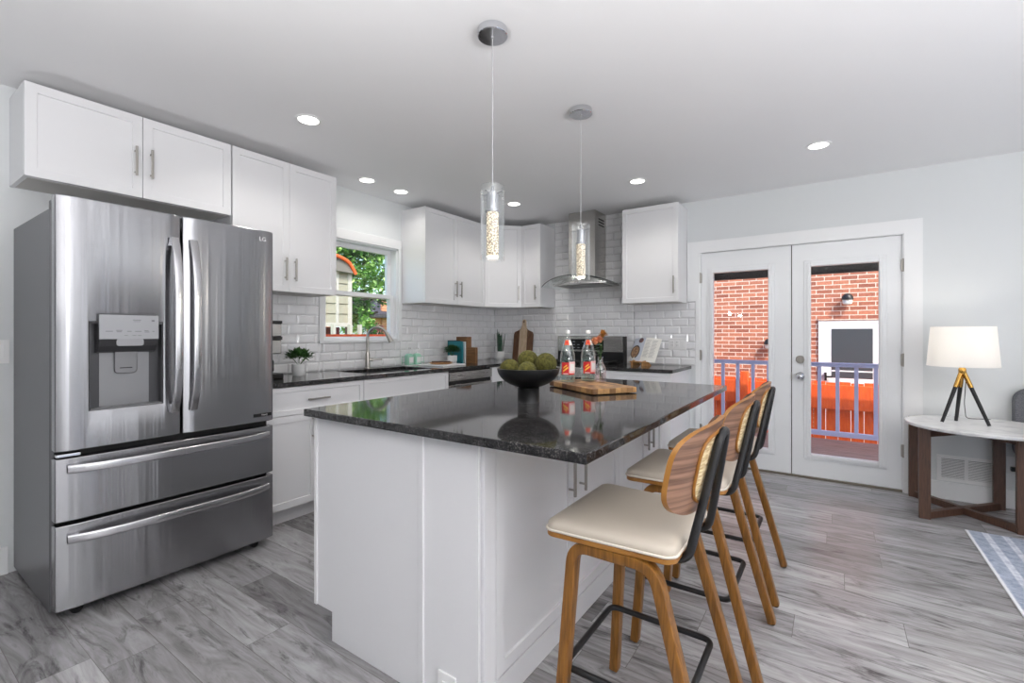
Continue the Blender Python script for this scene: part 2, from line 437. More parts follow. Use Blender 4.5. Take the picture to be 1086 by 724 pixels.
tiles('wall_tile_back', lambda u, v, h: (u, YB - h, v), [(XW, -2.61, CZ, 1.53), (-2.61, -1.684, CZ, ZC), (-1.684, -1.075, CZ, 1.53)], 'white bevelled subway tile behind the range', CZ)

# kitchen window (double hung)
win = struct('window_1', bx(XW - .13, XW - .10, WY0, WY0 + .035, WZ0, WZ1), TRIM, 'white double-hung kitchen window over the sink')
def wpart(name, boxes, m=TRIM, bevel=.002):
    bm = BM()
    for b in boxes: box(bm, *b)
    return obj(name, bm, m, win, bevel)
c0, c1 = WY0 - .04, WY1 + .035
wpart('casing', [(XW, XW + .018, c0, WY0, WZ0 - .02, WZ1 + .02), (XW, XW + .018, WY1, c1, WZ0 - .02, WZ1 + .02), (XW, XW + .02, c0, c1, WZ1, WZ1 + .085), (XW, XW + .022, c0, c1, WZ0 - .022, WZ0)])
wpart('jamb', [(XW - .14, XW, WY0 - .001, WY0 + .012, WZ0, WZ1), (XW - .14, XW, WY1 - .012, WY1 + .001, WZ0, WZ1), (XW - .14, XW, WY0, WY1, WZ1 - .012, WZ1), (XW - .14, XW, WY0, WY1, WZ0, WZ0 + .012)])
ZR = 1.575
def sash(x0, x1, z0, z1):
    a, b = WY0 + .012, WY1 - .012; w = .042
    s = wpart('sash', [(x0, x1, a, a + w, z0, z1), (x0, x1, b - w, b, z0, z1), (x0, x1, a + w, b - w, z0, z0 + .020), (x0, x1, a + w, b - w, z1 - .038, z1)])
    obj('pane', bx((x0 + x1) / 2 - .002, (x0 + x1) / 2 + .002, a + w - .003, b - w + .003, z0 + .016, z1 - .03), PANE, s)
sash(XW - .12, XW - .085, ZR - .02, WZ1 - .012)
sash(XW - .08, XW - .04, WZ0 + .012, ZR + .02)
wpart('outer_sill', [(XW - .24, XW - .13, WY0 - .02, WY1 + .02, WZ0 - .03, WZ0 + .052)], ORANGE)

# french doors
tr = struct('trim_1', BM(), TRIM, 'wide flat white casing around the french doors')
def trim_part(name, boxes):
    bm = BM()
    for b in boxes: box(bm, *b)
    return obj(name, bm, TRIM, tr, .002)
bmT = BM()
for b in [(DX1 + .005, .56, YB - .018, YB, 0, 1.99), (-1.15, .56, YB - .018, YB, 1.99, 2.095), (-1.15, DX0 - .005, YB - .018, YB, 1.53, 1.99), (-1.075, DX0 - .005, YB - .018, YB, 0, 1.53)]: box(bmT, *b)
bmT.to_mesh(tr.data); bmT.free(); tr.data.materials.clear(); tr.data.materials.append(TRIM)
trim_part('jamb', [(DX1 - .004, DX1 + .006, YB - .01, YB + .14, 0, DZ1), (DX0 - .006, DX0 + .004, YB - .01, YB + .14, 0, DZ1), (DX0, DX1, YB - .01, YB + .14, DZ1 - .004, DZ1 + .006)])
obj('threshold', bx(DX0, DX1, YB, YB + .15, 0, .016), mat('bronze_threshold', (120, 112, 100), .4, .6), tr, .003)
DOORP = mat('door_paint', (232, 234, 236), .35)
def leaf(name, x0, x1, gx0, gx1, label, knob, hinge_x):
    gz0, gz1 = .206, 1.79; y0, y1 = YB + .012, YB + .056
    bm = BM()
    box(bm, x0, gx0, y0, y1, .018, 1.983); box(bm, gx1, x1, y0, y1, .018, 1.983)
    box(bm, gx0, gx1, y0, y1, .018, gz0); box(bm, gx0, gx1, y0, y1, gz1, 1.983)
    d = struct(name, bm, DOORP, label)
    # raised glazing frame
    fm = BM(); w = .05
    for (s, yy) in ((w, y0 - .009), (.026, y0 - .020)):
        box(fm, gx0 - s, gx0, yy, y0, gz0 - s * .9, gz1 + s); box(fm, gx1, gx1 + s, yy, y0, gz0 - s * .9, gz1 + s)
        box(fm, gx0, gx1, yy, y0, gz0 - s * .9, gz0); box(fm, gx0, gx1, yy, y0, gz1, gz1 + s)
    obj('glazing_frame', fm, DOORP, d, .003)
    obj('pane', bx(gx0 - .004, gx1 + .004, YB + .030, YB + .036, gz0 - .004, gz1 + .004), PANE, d)
    obj('slider_track', bx(gx1 + .009, gx1 + .014, y0 - .024, y0 - .019, .35, 1.75), PLATE, d, .001)
    for z in (1.62, .50): obj('blind_slider', bx(gx1 + .004, gx1 + .020, y0 - .032, y0 - .0235, z - .045, z + .045), PLATE, d, .002)
    for z in (.32, 1.02, 1.75):
        h = BM(); cyl(h, (hinge_x, YB - .006, z - .05), (hinge_x, YB - .006, z + .05), .007, n=10); box(h, hinge_x - .012, hinge_x + .012, YB - .002, YB + .013, z - .045, z + .045)
        obj('hinge', h, NICKEL, d)
    if knob:
        for (nm, z, r) in (('door_knob', .862, .028), ('deadbolt', 1.002, .027)):
            kx = -.228
            k = BM(); cyl(k, (kx, y0, z), (kx, y0 - .012, z), .034, .032)
            if nm == 'door_knob':
                cyl(k, (kx, y0 - .012, z), (kx, y0 - .035, z), .012)
                sphere(k, (kx, y0 - .055, z), r, 3, (1, .8, 1))
            else: box(k, kx - .005, kx + .005, y0 - .03, y0 - .01, z - .018, z + .018)
            obj(nm, k, CHROME if nm == 'door_knob' else NICKEL, d, smooth=40)
        obj('strike_latch', bx(-.2925, -.2865, y0 - .004, y0 + .01, .83, .89), NICKEL, d)
    return d
leaf('door_1', -1.03, -.295, -.924, -.467, 'left glazed leaf of the white french doors', False, -1.035)
leaf('door_2', -.288, .442, -.151, .301, 'right glazed leaf of the white french doors, with knob', True, .447)
b_ = BM()
for q in [(-.297, -.286, YB + .030, YB + .05, .018, 1.983), (-1.033, -1.026, YB + .030, YB + .05, .018, 1.983), (.440, .446, YB + .030, YB + .05, .018, 1.983), (-1.03, .445, YB + .030, YB + .05, 1.981, 1.989)]: box(b_, *q)
struct('gap_shade_strip', b_, DARK, 'dark strips painted as gap shade around the french doors')  # dark strips stand in for the shade in the gaps around the leaves

# wall switch at far left, floor-level vent, cord outlet
sw = obj('switch_plate', bx(XW, XW + .006, .445, .505, 1.07, 1.19), PLATE, bevel=.002)
tag(sw, 'blank wall switch plate on the wall left of the refrigerator', 'switch')
obj('rocker', bx(XW + .004, XW + .009, .462, .488, 1.095, 1.165), PLATE, sw, .002)
vt = thing('return_air_vent', 'white louvred air vent low on the wall behind the end table', 'vent', (.80, YB, .14))
vf = BM()
for b in [(.64, .96, YB - .008, YB, .135, .16), (.64, .96, YB - .008, YB, .30, .325), (.64, .665, YB - .008, YB, .16, .30), (.935, .96, YB - .008, YB, .16, .30), (.79, .81, YB - .008, YB, .16, .30)]: box(vf, *b)
obj('frame', vf, PLATE, vt, .002)
obj('duct_shade', bx(.665, .935, YB - .0015, YB - .0005, .16, .30), mat('vent_shadow_grey', (120, 122, 124), .7), vt)  # flat sheet, its grey stands in for the shade behind the louvres
vl = BM()
for i in range(13):
    z = .166 + i * .0105
    box(vl, .665, .935, -.004, .004, -.0012, .0012, M=Matrix.Translation((0, YB - .0048, z)) @ Matrix.Rotation(.7, 4, 'X'))
obj('louvre', vl, PLATE, vt)
oc = thing('wall_outlet', 'white outlet low on the wall at the right of the air vent', 'outlet', (1.02, YB, .26))
obj('plate', bx(1.0, 1.07, YB - .006, YB, .25, .365), PLATE, oc, .002)
obj('plug', bx(1.022, 1.048, YB - .03, YB - .006, .265, .295), BLACK, oc, .003)

# ------------------------------------------------------------------ cabinets
def pull(parent, M, along, L=.16, m=NICKEL, off=.03):
    """bar pull centred at M's origin; along 'z' or 'x' in the door frame, standing off along +y"""
    bm = BM(); h = L / 2; w = .0055
    if along == 'z':
        box(bm, -w, w, off - .005, off + .005, -h, h)
        for z in (-h * .72, h * .72): cyl(bm, (0, 0, z), (0, off, z), .0045, n=10)
    else:
        box(bm, -h, h, off - .005, off + .005, -w, w)
        for x in (-h * .72, h * .72): cyl(bm, (x, 0, 0), (x, off, 0), .0045, n=10)
    bm.transform(M); return obj('handle', bm, m, parent, .0015)
def shaker(parent, M, w, h, name='door', fr=.062, th=.02, handle=None, m=CAB, hl=.16):
    """shaker front: M origin at lower-left, x along width, y outward, z up"""
    bm = BM(); box(bm, 0, w, 0, th, 0, h)
    bm.faces.ensure_lookup_table()
    f = [f for f in bm.faces if f.normal.y > .9][0]
    if fr:
        bmesh.ops.inset_region(bm, faces=[f], thickness=min(fr, h * .32), depth=0)
        bmesh.ops.inset_region(bm, faces=[f], thickness=.002, depth=-.009)
    bm.transform(M)
    d = obj(name, bm, m, parent, .0012)
    if handle:
        a, x, z = handle
        pull(d, M @ Matrix.Translation((x, th, z)), a, hl)
    return d
g = .0015
def wall_cabinet(label, carc, fronts, group='white shaker wall cabinets', under=True):
    x0, x1, y0, y1, z0, z1 = carc
    t = thing('wall_cabinet', label, 'cabinet', ((x0 + x1) / 2, (y0 + y1) / 2, z0), 0, group)
    obj('body', bx(x0, x1, y0, y1, z0, z1), CAB, t, .001)
    if under: obj('underside', bx(x0 + .018, x1 - .018, y0 + .018, y1 - .018, z0 - .0015, z0), UNDER, t)
    for (M, w, h, hd) in fronts: shaker(t, M, w, h, handle=hd)
    return t
UX = XW + .305                                      # carcase front; doors add .02 -> -3.145
LN, LU = (1, 0, 0), (0, 1, 0)                       # left wall: normal +x, width along +y
def Lm(y, z, x=UX): return Matrix(((0, 1, 0, x), (1, 0, 0, y), (0, 0, 1, z), (0, 0, 0, 1)))
def Bm(x, z, y): return Matrix(((1, 0, 0, x), (0, -1, 0, y), (0, 0, 1, z), (0, 0, 0, 1)))
FZ = 1.972
wall_cabinet('short wide white wall cabinet directly over the refrigerator', (XW + .001, UX, .505, 1.425, FZ, UZ1),
    [(Lm(.506, FZ), .458, UZ1 - FZ, ('z', .458 - .034, .19)), (Lm(.967, FZ), .457, UZ1 - FZ, ('z', .034, .19))])
wall_cabinet('tall white two-door wall cabinet between refrigerator cabinet and window', (XW + .001, UX, 1.433, 2.187, UZ0, UZ1),
    [(Lm(1.434, UZ0), .376, UZ1 - UZ0, ('z', .376 - .034, .155)), (Lm(1.812, UZ0), .374, UZ1 - UZ0, ('z', .034, .155))])
wall_cabinet('white two-door wall cabinet right of the window', (XW + .001, UX, 3.135, 4.045, UZ0, UZ1),
    [(Lm(3.136, UZ0), .453, UZ1 - UZ0, ('z', .453 - .034, .155)), (Lm(3.592, UZ0), .452, UZ1 - UZ0, ('z', .034, .155))])
# diagonal corner unit
dg_ = thing('wall_cabinet', 'white diagonal one-door wall cabinet in the corner', 'cabinet', (-3.2, 4.4, UZ0), 0, 'white shaker wall cabinets')
YU = YB - .305
pol = [(XW + .001, 4.047), (UX, 4.047), (-2.862, YU), (-2.862, YB - .001), (XW + .001, YB - .001)]
bm = BM(); prism(bm, pol, UZ0, UZ1); obj('body', bm, CAB, dg_, .001)
p0, p1 = Vector((UX, 4.047, UZ0)), Vector((-2.862, YU, UZ0)); dv = (p1 - p0); w = dv.length; u = dv.normalized(); nn = Vector((u.y, -u.x, 0))
Mx = Matrix(((u.x, nn.x, 0, p0.x), (u.y, nn.y, 0, p0.y), (0, 0, 1, UZ0), (0, 0, 0, 1)))
shaker(dg_, Mx @ Matrix.Translation((.012, 0, 0)), w - .024, UZ1 - UZ0, handle=('z', w - .024 - .034, .155))
wall_cabinet('narrow white one-door wall cabinet left of the range hood', (-2.858, -2.612, YU, YB - .001, UZ0, UZ1),
    [(Bm(-2.857, UZ0, YU), .244, UZ1 - UZ0, ('z', .244 - .05, .155))])
wall_cabinet('white one-door wall cabinet between range hood and french doors', (-1.684, -1.154, YU, YB - .001, UZ0, UZ1),
    [(Bm(-1.683, UZ0, YU), .528, UZ1 - UZ0, ('z', .528 - .034, .155))])
# base cabinets
BX = XW + .61; BY = YB - .61; BZ0, BZ1 = .115, .884
def base_cabinet(label, carc, kick, fronts):
    x0, x1, y0, y1 = carc
    t = thing('base_cabinet', label, 'cabinet', ((x0 + x1) / 2, (y0 + y1) / 2, 0), 0, 'white shaker base cabinets')
    obj('body', bx(x0, x1, y0, y1, BZ0, BZ1), CAB, t, .001)
    obj('toe_kick', bx(*kick, 0, BZ0), CAB, t)
    for (nm, M, w, h, hd) in fronts: shaker(t, M, w, h, nm, handle=hd, fr=.062 if h > .3 else .045)
    return t
K = BX - .075
DZ = .70
def lbase(y0, y1, fronts, label): return base_cabinet(label, (XW + .001, BX, y0, y1), (XW + .001, K, y0, y1), fronts)
lbase(1.452, 2.204, [('drawer', Lm(1.453, DZ + .003, BX), .749, .178, ('x', .375, .09)), ('door', Lm(1.453, BZ0, BX), .373, DZ - BZ0, ('z', .373 - .034, .49)), ('door', Lm(1.829, BZ0, BX), .373, DZ - BZ0, ('z', .034, .49))],
      'white base cabinet with wide drawer next to the refrigerator')
lbase(2.207, 3.122, [('drawer', Lm(2.208, DZ + .003, BX), .912, .178, None), ('door', Lm(2.208, BZ0, BX), .455, DZ - BZ0, ('z', .455 - .034, .49)), ('door', Lm(2.666, BZ0, BX), .455, DZ - BZ0, ('z', .034, .49))],
      'white sink base cabinet under the window')
cut([o for o in bpy.data.objects if o.name.startswith('body') and o.parent and 'sink base' in o.parent['label']][0], bx(-3.352, -2.908, 2.293, 3.047, .672, 1.0))
lbase(3.768, YB - .001, [('door', Lm(3.769, BZ0, BX), .255, BZ1 - BZ0 - .003, None)], 'white corner base cabinet between dishwasher and range')
base_cabinet('narrow white base cabinet left of the range', (BX + .002, -2.523, BY, YB - .001), (BX + .002, -2.523, BY + .075, YB - .001),
    [('door', Bm(BX + .03, BZ0, BY), .30, BZ1 - BZ0 - .003, None)])
base_cabinet('white base cabinet between range and french doors', (-1.748, -1.135, BY, YB - .001), (-1.748, -1.135, BY + .075, YB - .001),
    [('drawer', Bm(-1.747, DZ + .003, BY), .611, .178, ('x', .305, .09)), ('door', Bm(-1.747, BZ0, BY), .304, DZ - BZ0, ('z', .27, .49)), ('door', Bm(-1.440, BZ0, BY), .304, DZ - BZ0, ('z', .034, .49))])
# worktops
wt = BM(); prism(wt, [(XW, 1.447), (XW + .645, 1.447), (XW + .645, BY - .035), (-2.523, BY - .035), (-2.523, YB), (XW, YB)], .885, CZ)
wt = obj('countertop', wt, GRAN, None, .004)
tag(wt, 'long black granite countertop under the kitchen window', 'countertop')
cut(wt, bx(-3.335, -2.925, 2.31, 3.03, .8, 1.0))
wt2 = obj('countertop', bx(-1.75, -1.115, BY - .035, YB, .885, CZ), GRAN, None, .004)
tag(wt2, 'short black granite countertop right of the range', 'countertop')
# sink
sk = thing('kitchen_sink', 'stainless undermount sink below the window', 'sink', (-3.13, 2.67, .68))
SB = mat('sink_steel', (150, 150, 152), .3, 1)
b_ = BM()
for q in [(-3.345, -3.335, 2.30, 3.04, .69, .884), (-2.925, -2.915, 2.30, 3.04, .69, .884), (-3.335, -2.925, 2.30, 2.31, .69, .884), (-3.335, -2.925, 3.03, 3.04, .69, .884), (-3.345, -2.915, 2.30, 3.04, .68, .69)]: box(b_, *q)
obj('basin', b_, SB, sk, .002)
b_ = BM(); lathe(b_, [(.045, 0), (.04, .004), (.02, .004)], (-3.13, 2.67, .69)); obj('drain', b_, CHROME, sk, smooth=30)
# faucet
fc = thing('kitchen_faucet', 'brushed nickel gooseneck faucet behind the sink', 'faucet', (-3.40, 2.70, CZ))
FX, FY = -3.395, 2.675
b_ = BM(); lathe(b_, [(.03, 0), (.03, .006), (.022, .012), (.021, .12), (.017, .135), (.015, .15)], (FX, FY, CZ), 24); obj('body', b_, NICKEL, fc, smooth=40)
dxy = Vector((.80, .60, 0)); pts = [Vector((FX, FY, CZ + .12)), Vector((FX, FY, CZ + .27))]
R_ = .088; top = Vector((FX, FY, CZ + .27))
for k in range(1, 15):
    a = PI - (PI * .86) * k / 14
    pts.append(top + dxy * (R_ + R_ * math.cos(a)) + Vector((0, 0, R_ * math.sin(a) * 1.05)))
b_ = BM(); tube(b_, pts, .0125, 14, up=Vector((.6, -.8, 0))); obj('spout', b_, NICKEL, fc, smooth=40)
e = pts[-1]; dirn = (pts[-1] - pts[-2]).normalized()
b_ = BM(); cyl(b_, e - dirn * .01, e + dirn * .035, .016, .019); cyl(b_, e + dirn * .035, e + dirn * .085, .019, .024)
obj('spray_head', b_, NICKEL, fc, smooth=40)
b_ = BM(); hb = Vector((FX, FY, CZ + .075)); hd = Vector((.55, .83, 0)).normalized()
cyl(b_, hb, hb + hd * .045, .013); tube(b_, [hb + hd * .04, hb + hd * .08 + Vector((0, 0, .004)), hb + hd * .125 + Vector((0, 0, .004))], .007, 10)
obj('lever', b_, NICKEL, fc, smooth=40)
# dishwasher
dw = thing('dishwasher', 'stainless dishwasher under the counter right of the sink', 'dishwasher', (-3.1, 3.445, 0))
obj('body', bx(XW + .03, BX, 3.128, 3.762, .02, .882), DARK, dw)
obj('control_panel', bx(BX, BX + .03, 3.132, 3.758, .79, .872), STEELH, dw, .004)
obj('door', bx(BX, BX + .026, 3.132, 3.758, .11, .755), STEELH, dw, .004)
obj('pocket_handle', bx(BX, BX + .008, 3.132, 3.758, .755, .79), DARK, dw)
b_ = BM()
for y in (3.25, 3.27, 3.29, 3.62, 3.68):
    b_ = BM(); cyl(b_, (BX + .029, y, .838), (BX + .0315, y, .838), .006, n=10); obj('button', b_, BLACK, dw)

# ------------------------------------------------------------------ refrigerator
XF = -2.665
fr = thing('refrigerator', 'stainless french-door refrigerator with water dispenser', 'refrigerator', (-3.05, .98, 0))
obj('cabinet', bx(XW + .02, XF - .083, .517, 1.443, .03, 1.757), STEELG, fr, .004)
obj('gasket', bx(XF - .083, XF - .07, .53, 1.43, .06, 1.75), DARK, fr)
b_ = BM()
for y in (.56, 1.40): obj('hinge_cover', bx(XF - .14, XF - .05, y - .035, y + .035, 1.757, 1.80), DISP, fr, .006)
def front(name, y0, y1, z0, z1):
    # slightly crowned stainless front with rounded vertical edges
    P = []
    n = 14
    yc = (y0 + y1) / 2; hw = (y1 - y0) / 2
    pr = [(XF - .068, y0)]
    for k in range(n + 1):
        t = -1 + 2 * k / n; e_ = max(0, abs(t) - .955) / .045
        pr.append((XF - .004 * t * t - .012 * e_ * e_, yc + hw * t))
    pr.append((XF - .068, y1))
    bm = BM(); prism(bm, pr, z0, z1); return obj(name, bm, STEEL, fr, .004, smooth=35)
dl = front('door', .520, .977, .722, 1.808); dr = front('door', .985, 1.443, .722, 1.808)
d1 = front('drawer', .520, 1.443, .424, .692); d2 = front('drawer', .520, 1.443, .048, .408)
cut(dl, bx(XF - .055, XF + .05, .627, .900, .885, 1.275))
def vhandle(parent, y, s):
    pts = []; n = 18; z0, z1 = .838, 1.692
    for k in range(n + 1):
        t = -1 + 2 * k / n
        pts.append((XF + .012 + .052 * (1 - t ** 4), y + s * .0, z0 + (z1 - z0) * k / n))
    b = BM(); L = []
    for p in pts:
        L.append([Vector((p[0] + a, p[1] + c, p[2])) for a, c in rrect(.016, .036, .006, 3)])
    rings(b, L)
    for z in (z0 + .02, z1 - .02): box(b, XF - .006, XF + .02, y - .014, y + .014, z - .02, z + .02)
    obj('handle', b, STEEL2, parent, smooth=50)
vhandle(dl, .942, 1); vhandle(dr, 1.022, -1)
def hhandle(parent, z):
    b = BM(); L = []; n = 22; y0, y1 = .555, 1.408
    for k in range(n + 1):
        t = -1 + 2 * k / n; y = y0 + (y1 - y0) * k / n; x = XF + .008 + .045 * (1 - t ** 4)
        L.append([Vector((x + a, y, z + c)) for a, c in rrect(.016, .036, .006, 3)])
    rings(b, L)
    for y in (y0 + .02, y1 - .02): box(b, XF - .008, XF + .016, y - .02, y + .02, z - .013, z + .013)
    obj('handle', b, STEEL2, parent, smooth=50)
hhandle(d1, .648); hhandle(d2, .352)
b_ = BM()                                           # dispenser niche liner
box(b_, XF - .057, XF - .050, .628, .899, .886, 1.274)
for q in [(XF - .05, XF - .004, .628, .633, .886, 1.274), (XF - .05, XF - .004, .894, .899, .886, 1.274), (XF - .05, XF - .004, .633, .894, 1.266, 1.274)]: box(b_, *q)
ds = obj('dispenser', b_, DISP, dl)
obj('back_plate', bx(XF - .0505, XF - .048, .672, .856, .893, 1.20), mat('dispenser_back', (140, 140, 143), .42, .6), ds)
obj('drip_tray', bx(XF - .05, XF - .002, .633, .894, .886, .893), mat('tray_grey', (120, 120, 122), .4, .5), ds)
b_ = BM(); pr = [(XF - .048, 1.20), (XF - .048, 1.306), (XF + .012, 1.306), (XF + .018, 1.196), (XF + .004, 1.165), (XF - .02, 1.14), (XF - .048, 1.135)]
rings(b_, [[Vector((x, y, z)) for x, z in pr] for y in (.655, .875)]); obj('chute_housing', b_, DISP, ds, .004)
b_ = BM(); box(b_, XF + .0, XF + .0045, .655, .875, -.055, .055, M=Matrix.Translation((.0135, 0, 1.252)) @ Matrix.Rotation(-.054, 4, 'Y') if False else Matrix.Translation((.0150, 0, 1.251)))
cp = obj('control_panel', b_, mat('panel_silver', (158, 159, 162), .42, .6), ds, .002)
MARK = mat('grey_print', (110, 110, 114), .5)
for (y, z, w, h) in [(.69, 1.232, .025, .003), (.725, 1.236, .022, .003), (.725, 1.230, .018, .003), (.762, 1.232, .016, .003), (.795, 1.232, .024, .003), (.826, 1.235, .016, .003), (.828, 1.229, .018, .003), (.853, 1.232, .008, .003), (.75, 1.213, .014, .002), (.78, 1.213, .014, .002), (.80, 1.213, .014, .002), (.79, 1.284, .03, .003), (.79, 1.277, .026, .002), (.852, 1.282, .012, .008)]:
    mk = BM(); box(mk, XF + .0194, XF + .0200, y - w / 2, y + w / 2, z - h / 2, z + h / 2); obj('button_print', mk, MARK, ds)
b_ = BM(); pr = rrect(.10, .032, .01, 4)
rings(b_, [[Vector((XF + d_, .765 + a * s_, 1.182 + c_)) for a, c_ in pr] for d_, s_ in ((-.03, .8), (.022, 1))]); obj('ice_chute', b_, mat('chute_grey', (150, 150, 153), .4, .5), ds, smooth=40)
b_ = BM(); rings(b_, [[Vector((XF - .046 + d_, .765 + a, 1.095 + c_)) for a, c_ in rrect(.085, .115, .018, 5)] for d_ in (0, .012)])
pd = obj('paddle', b_, mat('paddle_grey', (128, 128, 131), .4, .5), ds, .003, smooth=40)
obj('paddle_slot', bx(XF - .0345, XF - .033, .742, .788, 1.062, 1.066), DARK, pd)
Mt = Matrix(((0, 0, 1, XF + .0005), (1, 0, 0, 0), (0, 1, 0, 0), (0, 0, 0, 1)))
text_mesh('badge', 'LG', .032, mat('pale_print', (236, 236, 238), .5), dr, Matrix.Translation((-.001, 1.376, 1.757)) @ Mt)
rg_ = BM(); rings(rg_, [[Vector((XF - .0015 + .0008 * q, 1.338 + r * math.cos(a), 1.757 + r * math.sin(a))) for a in [2 * PI * k / 20 for k in range(20)]] for q, r in ((0, .009), (1, .009), (1, .0075), (0, .0075))], caps=False); obj('emblem', rg_, MARK, dr)
bdg = obj('door_sticker', bx(XF - .004, XF - .0005, 1.325, 1.425, .752, .770), BLACK, dr)
text_mesh('sticker_print', 'ThinQ', .013, PLATE, bdg, Matrix.Translation((.0, 1.385, .761)) @ Mt)
b_ = BM()
for y in (.60, 1.36):
    b_ = BM(); cyl(b_, (XF - .10, y, .022), (XF - .06, y, .022), .022); box(b_, XF - .12, XF - .055, y - .04, y + .05, .03, .05); obj('roller_foot', b_, RUBBER, fr)
obj('drawer_latch', bx(XF - .03, XF + .001, .522, .60, .700, .713), CHROME, fr, .003)

# ------------------------------------------------------------------ range and hood
rn = thing('gas_range', 'stainless range with black cooktop and back control panel', 'range', (-2.14, 4.33, 0))
RX0, RX1 = -2.519, -1.753
obj('body', bx(RX0, RX1, BY - .03, YB - .012, .03, .90), STEELH, rn, .003)
obj('cooktop', bx(RX0 + .005, RX1 - .005, BY - .02, YB - .10, .90, .918), mat('black_enamel', (14, 14, 15), .12), rn, .003)
obj('backguard', bx(RX0, RX1, YB - .10, YB - .012, .90, 1.195), BLACK, rn, .004)
obj('backguard_face', bx(RX0 + .006, RX1 - .012, YB - .106, YB - .10, 1.03, 1.19), STEELH, rn, .003)
ds2 = obj('display', bx(RX0 + .16, RX1 - .22, YB - .109, YB - .106, 1.05, 1.165), mat('black_display_glass', (10, 10, 12), .08), rn, .002)
b_ = BM()
for i in range(6):
    for j in range(3):
        if (i + j) % 4 != 3: box(b_, RX0 + .19 + i * .055, RX0 + .215 + i * .055, YB - .1096, YB - .109, 1.07 + j * .032, 1.076 + j * .032)
obj('display_print', b_, mat('dim_print', (150, 156, 162), .5), ds2)
for cx_ in (-2.36, -2.136, -1.91):
    b_ = BM()
    for (a, b2) in ((-.10, -.10), (.10, .10)):
        box(b_, cx_ + a - .006, cx_ + a + .006, BY + .02, YB - .14, .935, .95)
    for yy in (BY + .03, BY + .16, BY + .29, YB - .15): box(b_, cx_ - .10, cx_ + .10, yy - .006, yy + .006, .935, .95)
    for sx in (-.1, .1):
        for yy in (BY + .03, YB - .15): box(b_, cx_ + sx - .008, cx_ + sx + .008, yy - .008, yy + .008, .917, .94)
    obj('grate', b_, RUBBER, rn, .003)
    for yy in (BY + .10, BY + .36):
        b_ = BM(); lathe(b_, [(.045, .917), (.045, .925), (.032, .93), (.03, .934)], (cx_, yy, 0), 20); obj('burner', b_, BLACK, rn, smooth=35)
for kx in (-2.42, -2.30, -2.18, -2.06, -1.94, -1.84):
    b_ = BM(); c_ = Vector((kx, BY - .03, .865)); cyl(b_, c_, c_ + Vector((0, -.012, 0)), .026, .024); cyl(b_, c_ + Vector((0, -.012, 0)), c_ + Vector((0, -.042, .0)), .021, .019)
    obj('knob', b_, CHROME, rn, .002, smooth=40)
od = obj('oven_door', bx(RX0 + .004, RX1 - .004, BY - .055, BY - .03, .20, .82), STEELH, rn, .004)
obj('oven_window', bx(RX0 + .12, RX1 - .12, BY - .057, BY - .055, .34, .66), mat('oven_glass', (12, 12, 13), .06), od)
b_ = BM(); tube(b_, [(RX0 + .05, BY - .10, .775), (RX1 - .05, BY - .10, .775)], .012)
for x in (RX0 + .08, RX1 - .08): cyl(b_, (x, BY - .055, .775), (x, BY - .10, .775), .009)
obj('handle', b_, STEEL2, od, smooth=40)
obj('drawer', bx(RX0 + .004, RX1 - .004, BY - .055, BY - .03, .05, .19), STEELH, rn, .004)
# hood
hd_ = thing('range_hood', 'stainless chimney range hood with curved glass canopy', 'range hood', (-2.137, 4.45, 1.7))
HC = -2.137
obj('chimney', bx(HC - .15, HC + .15, 4.375, YB - .008, 1.80, ZC - .001), STEELH, hd_, .002)
b_ = BM()
for z in (2.34, 2.37, 2.40):
    for s_ in (-1, 1): box(b_, HC + s_ * .1495, HC + s_ * .151, 4.46, 4.60, z, z + .014)
obj('vent_slot', b_, DARK, hd_)
b_ = BM(); L = []
def hz(x): return 1.807 - .55 * (x - HC) ** 2
for x in [HC - .30 + .6 * k / 16 for k in range(17)]:
    fy = 4.20 + .10 * ((x - HC) / .30) ** 2
    L.append([Vector((x, fy, 1.722)), Vector((x, YB - .01, 1.722)), Vector((x, YB - .01, hz(x) - .006)), Vector((x, fy + .02, hz(x) - .008)), Vector((x, fy, 1.745))])
rings(b_, L); obj('canopy', b_, STEELH, hd_, .002, smooth=40)
obj('filter', bx(HC - .24, HC + .24, 4.30, 4.60, 1.7185, 1.722), mat('filter_mesh', (130, 130, 128), .45, .9), hd_)
b_ = BM(); L = []
for x in [HC - .405 + .81 * k / 28 for k in range(29)]:
    q = abs(x - HC) / .405; fy = 4.13 + .12 * q ** 3
    L.append([Vector((x, fy, hz(x) - .003)), Vector((x, YB - .01, hz(x) - .003)), Vector((x, YB - .01, hz(x) + .003)), Vector((x, fy, hz(x) + .003))])
rings(b_, L); gc = obj('glass_canopy', b_, glass_mat('hood_glass', (246, 249, 249)), hd_, smooth=40)
b_ = BM(); sweep(b_, [(x, 4.13 + .12 * (abs(x - HC) / .405) ** 3 - .001, hz(x)) for x in [HC - .405 + .81 * k / 28 for k in range(29)]], rect(.003, .007)); obj('glass_edge', b_, mat('smoked_glass_edge', (70, 76, 78), .2), gc)
b_ = BM()
for x in (-.06, -.03, 0, .03, .06):
    b_ = BM(); cyl(b_, (HC + x, 4.2005, 1.734), (HC + x, 4.196, 1.734), .006, n=12); obj('button', b_, CHROME, hd_)

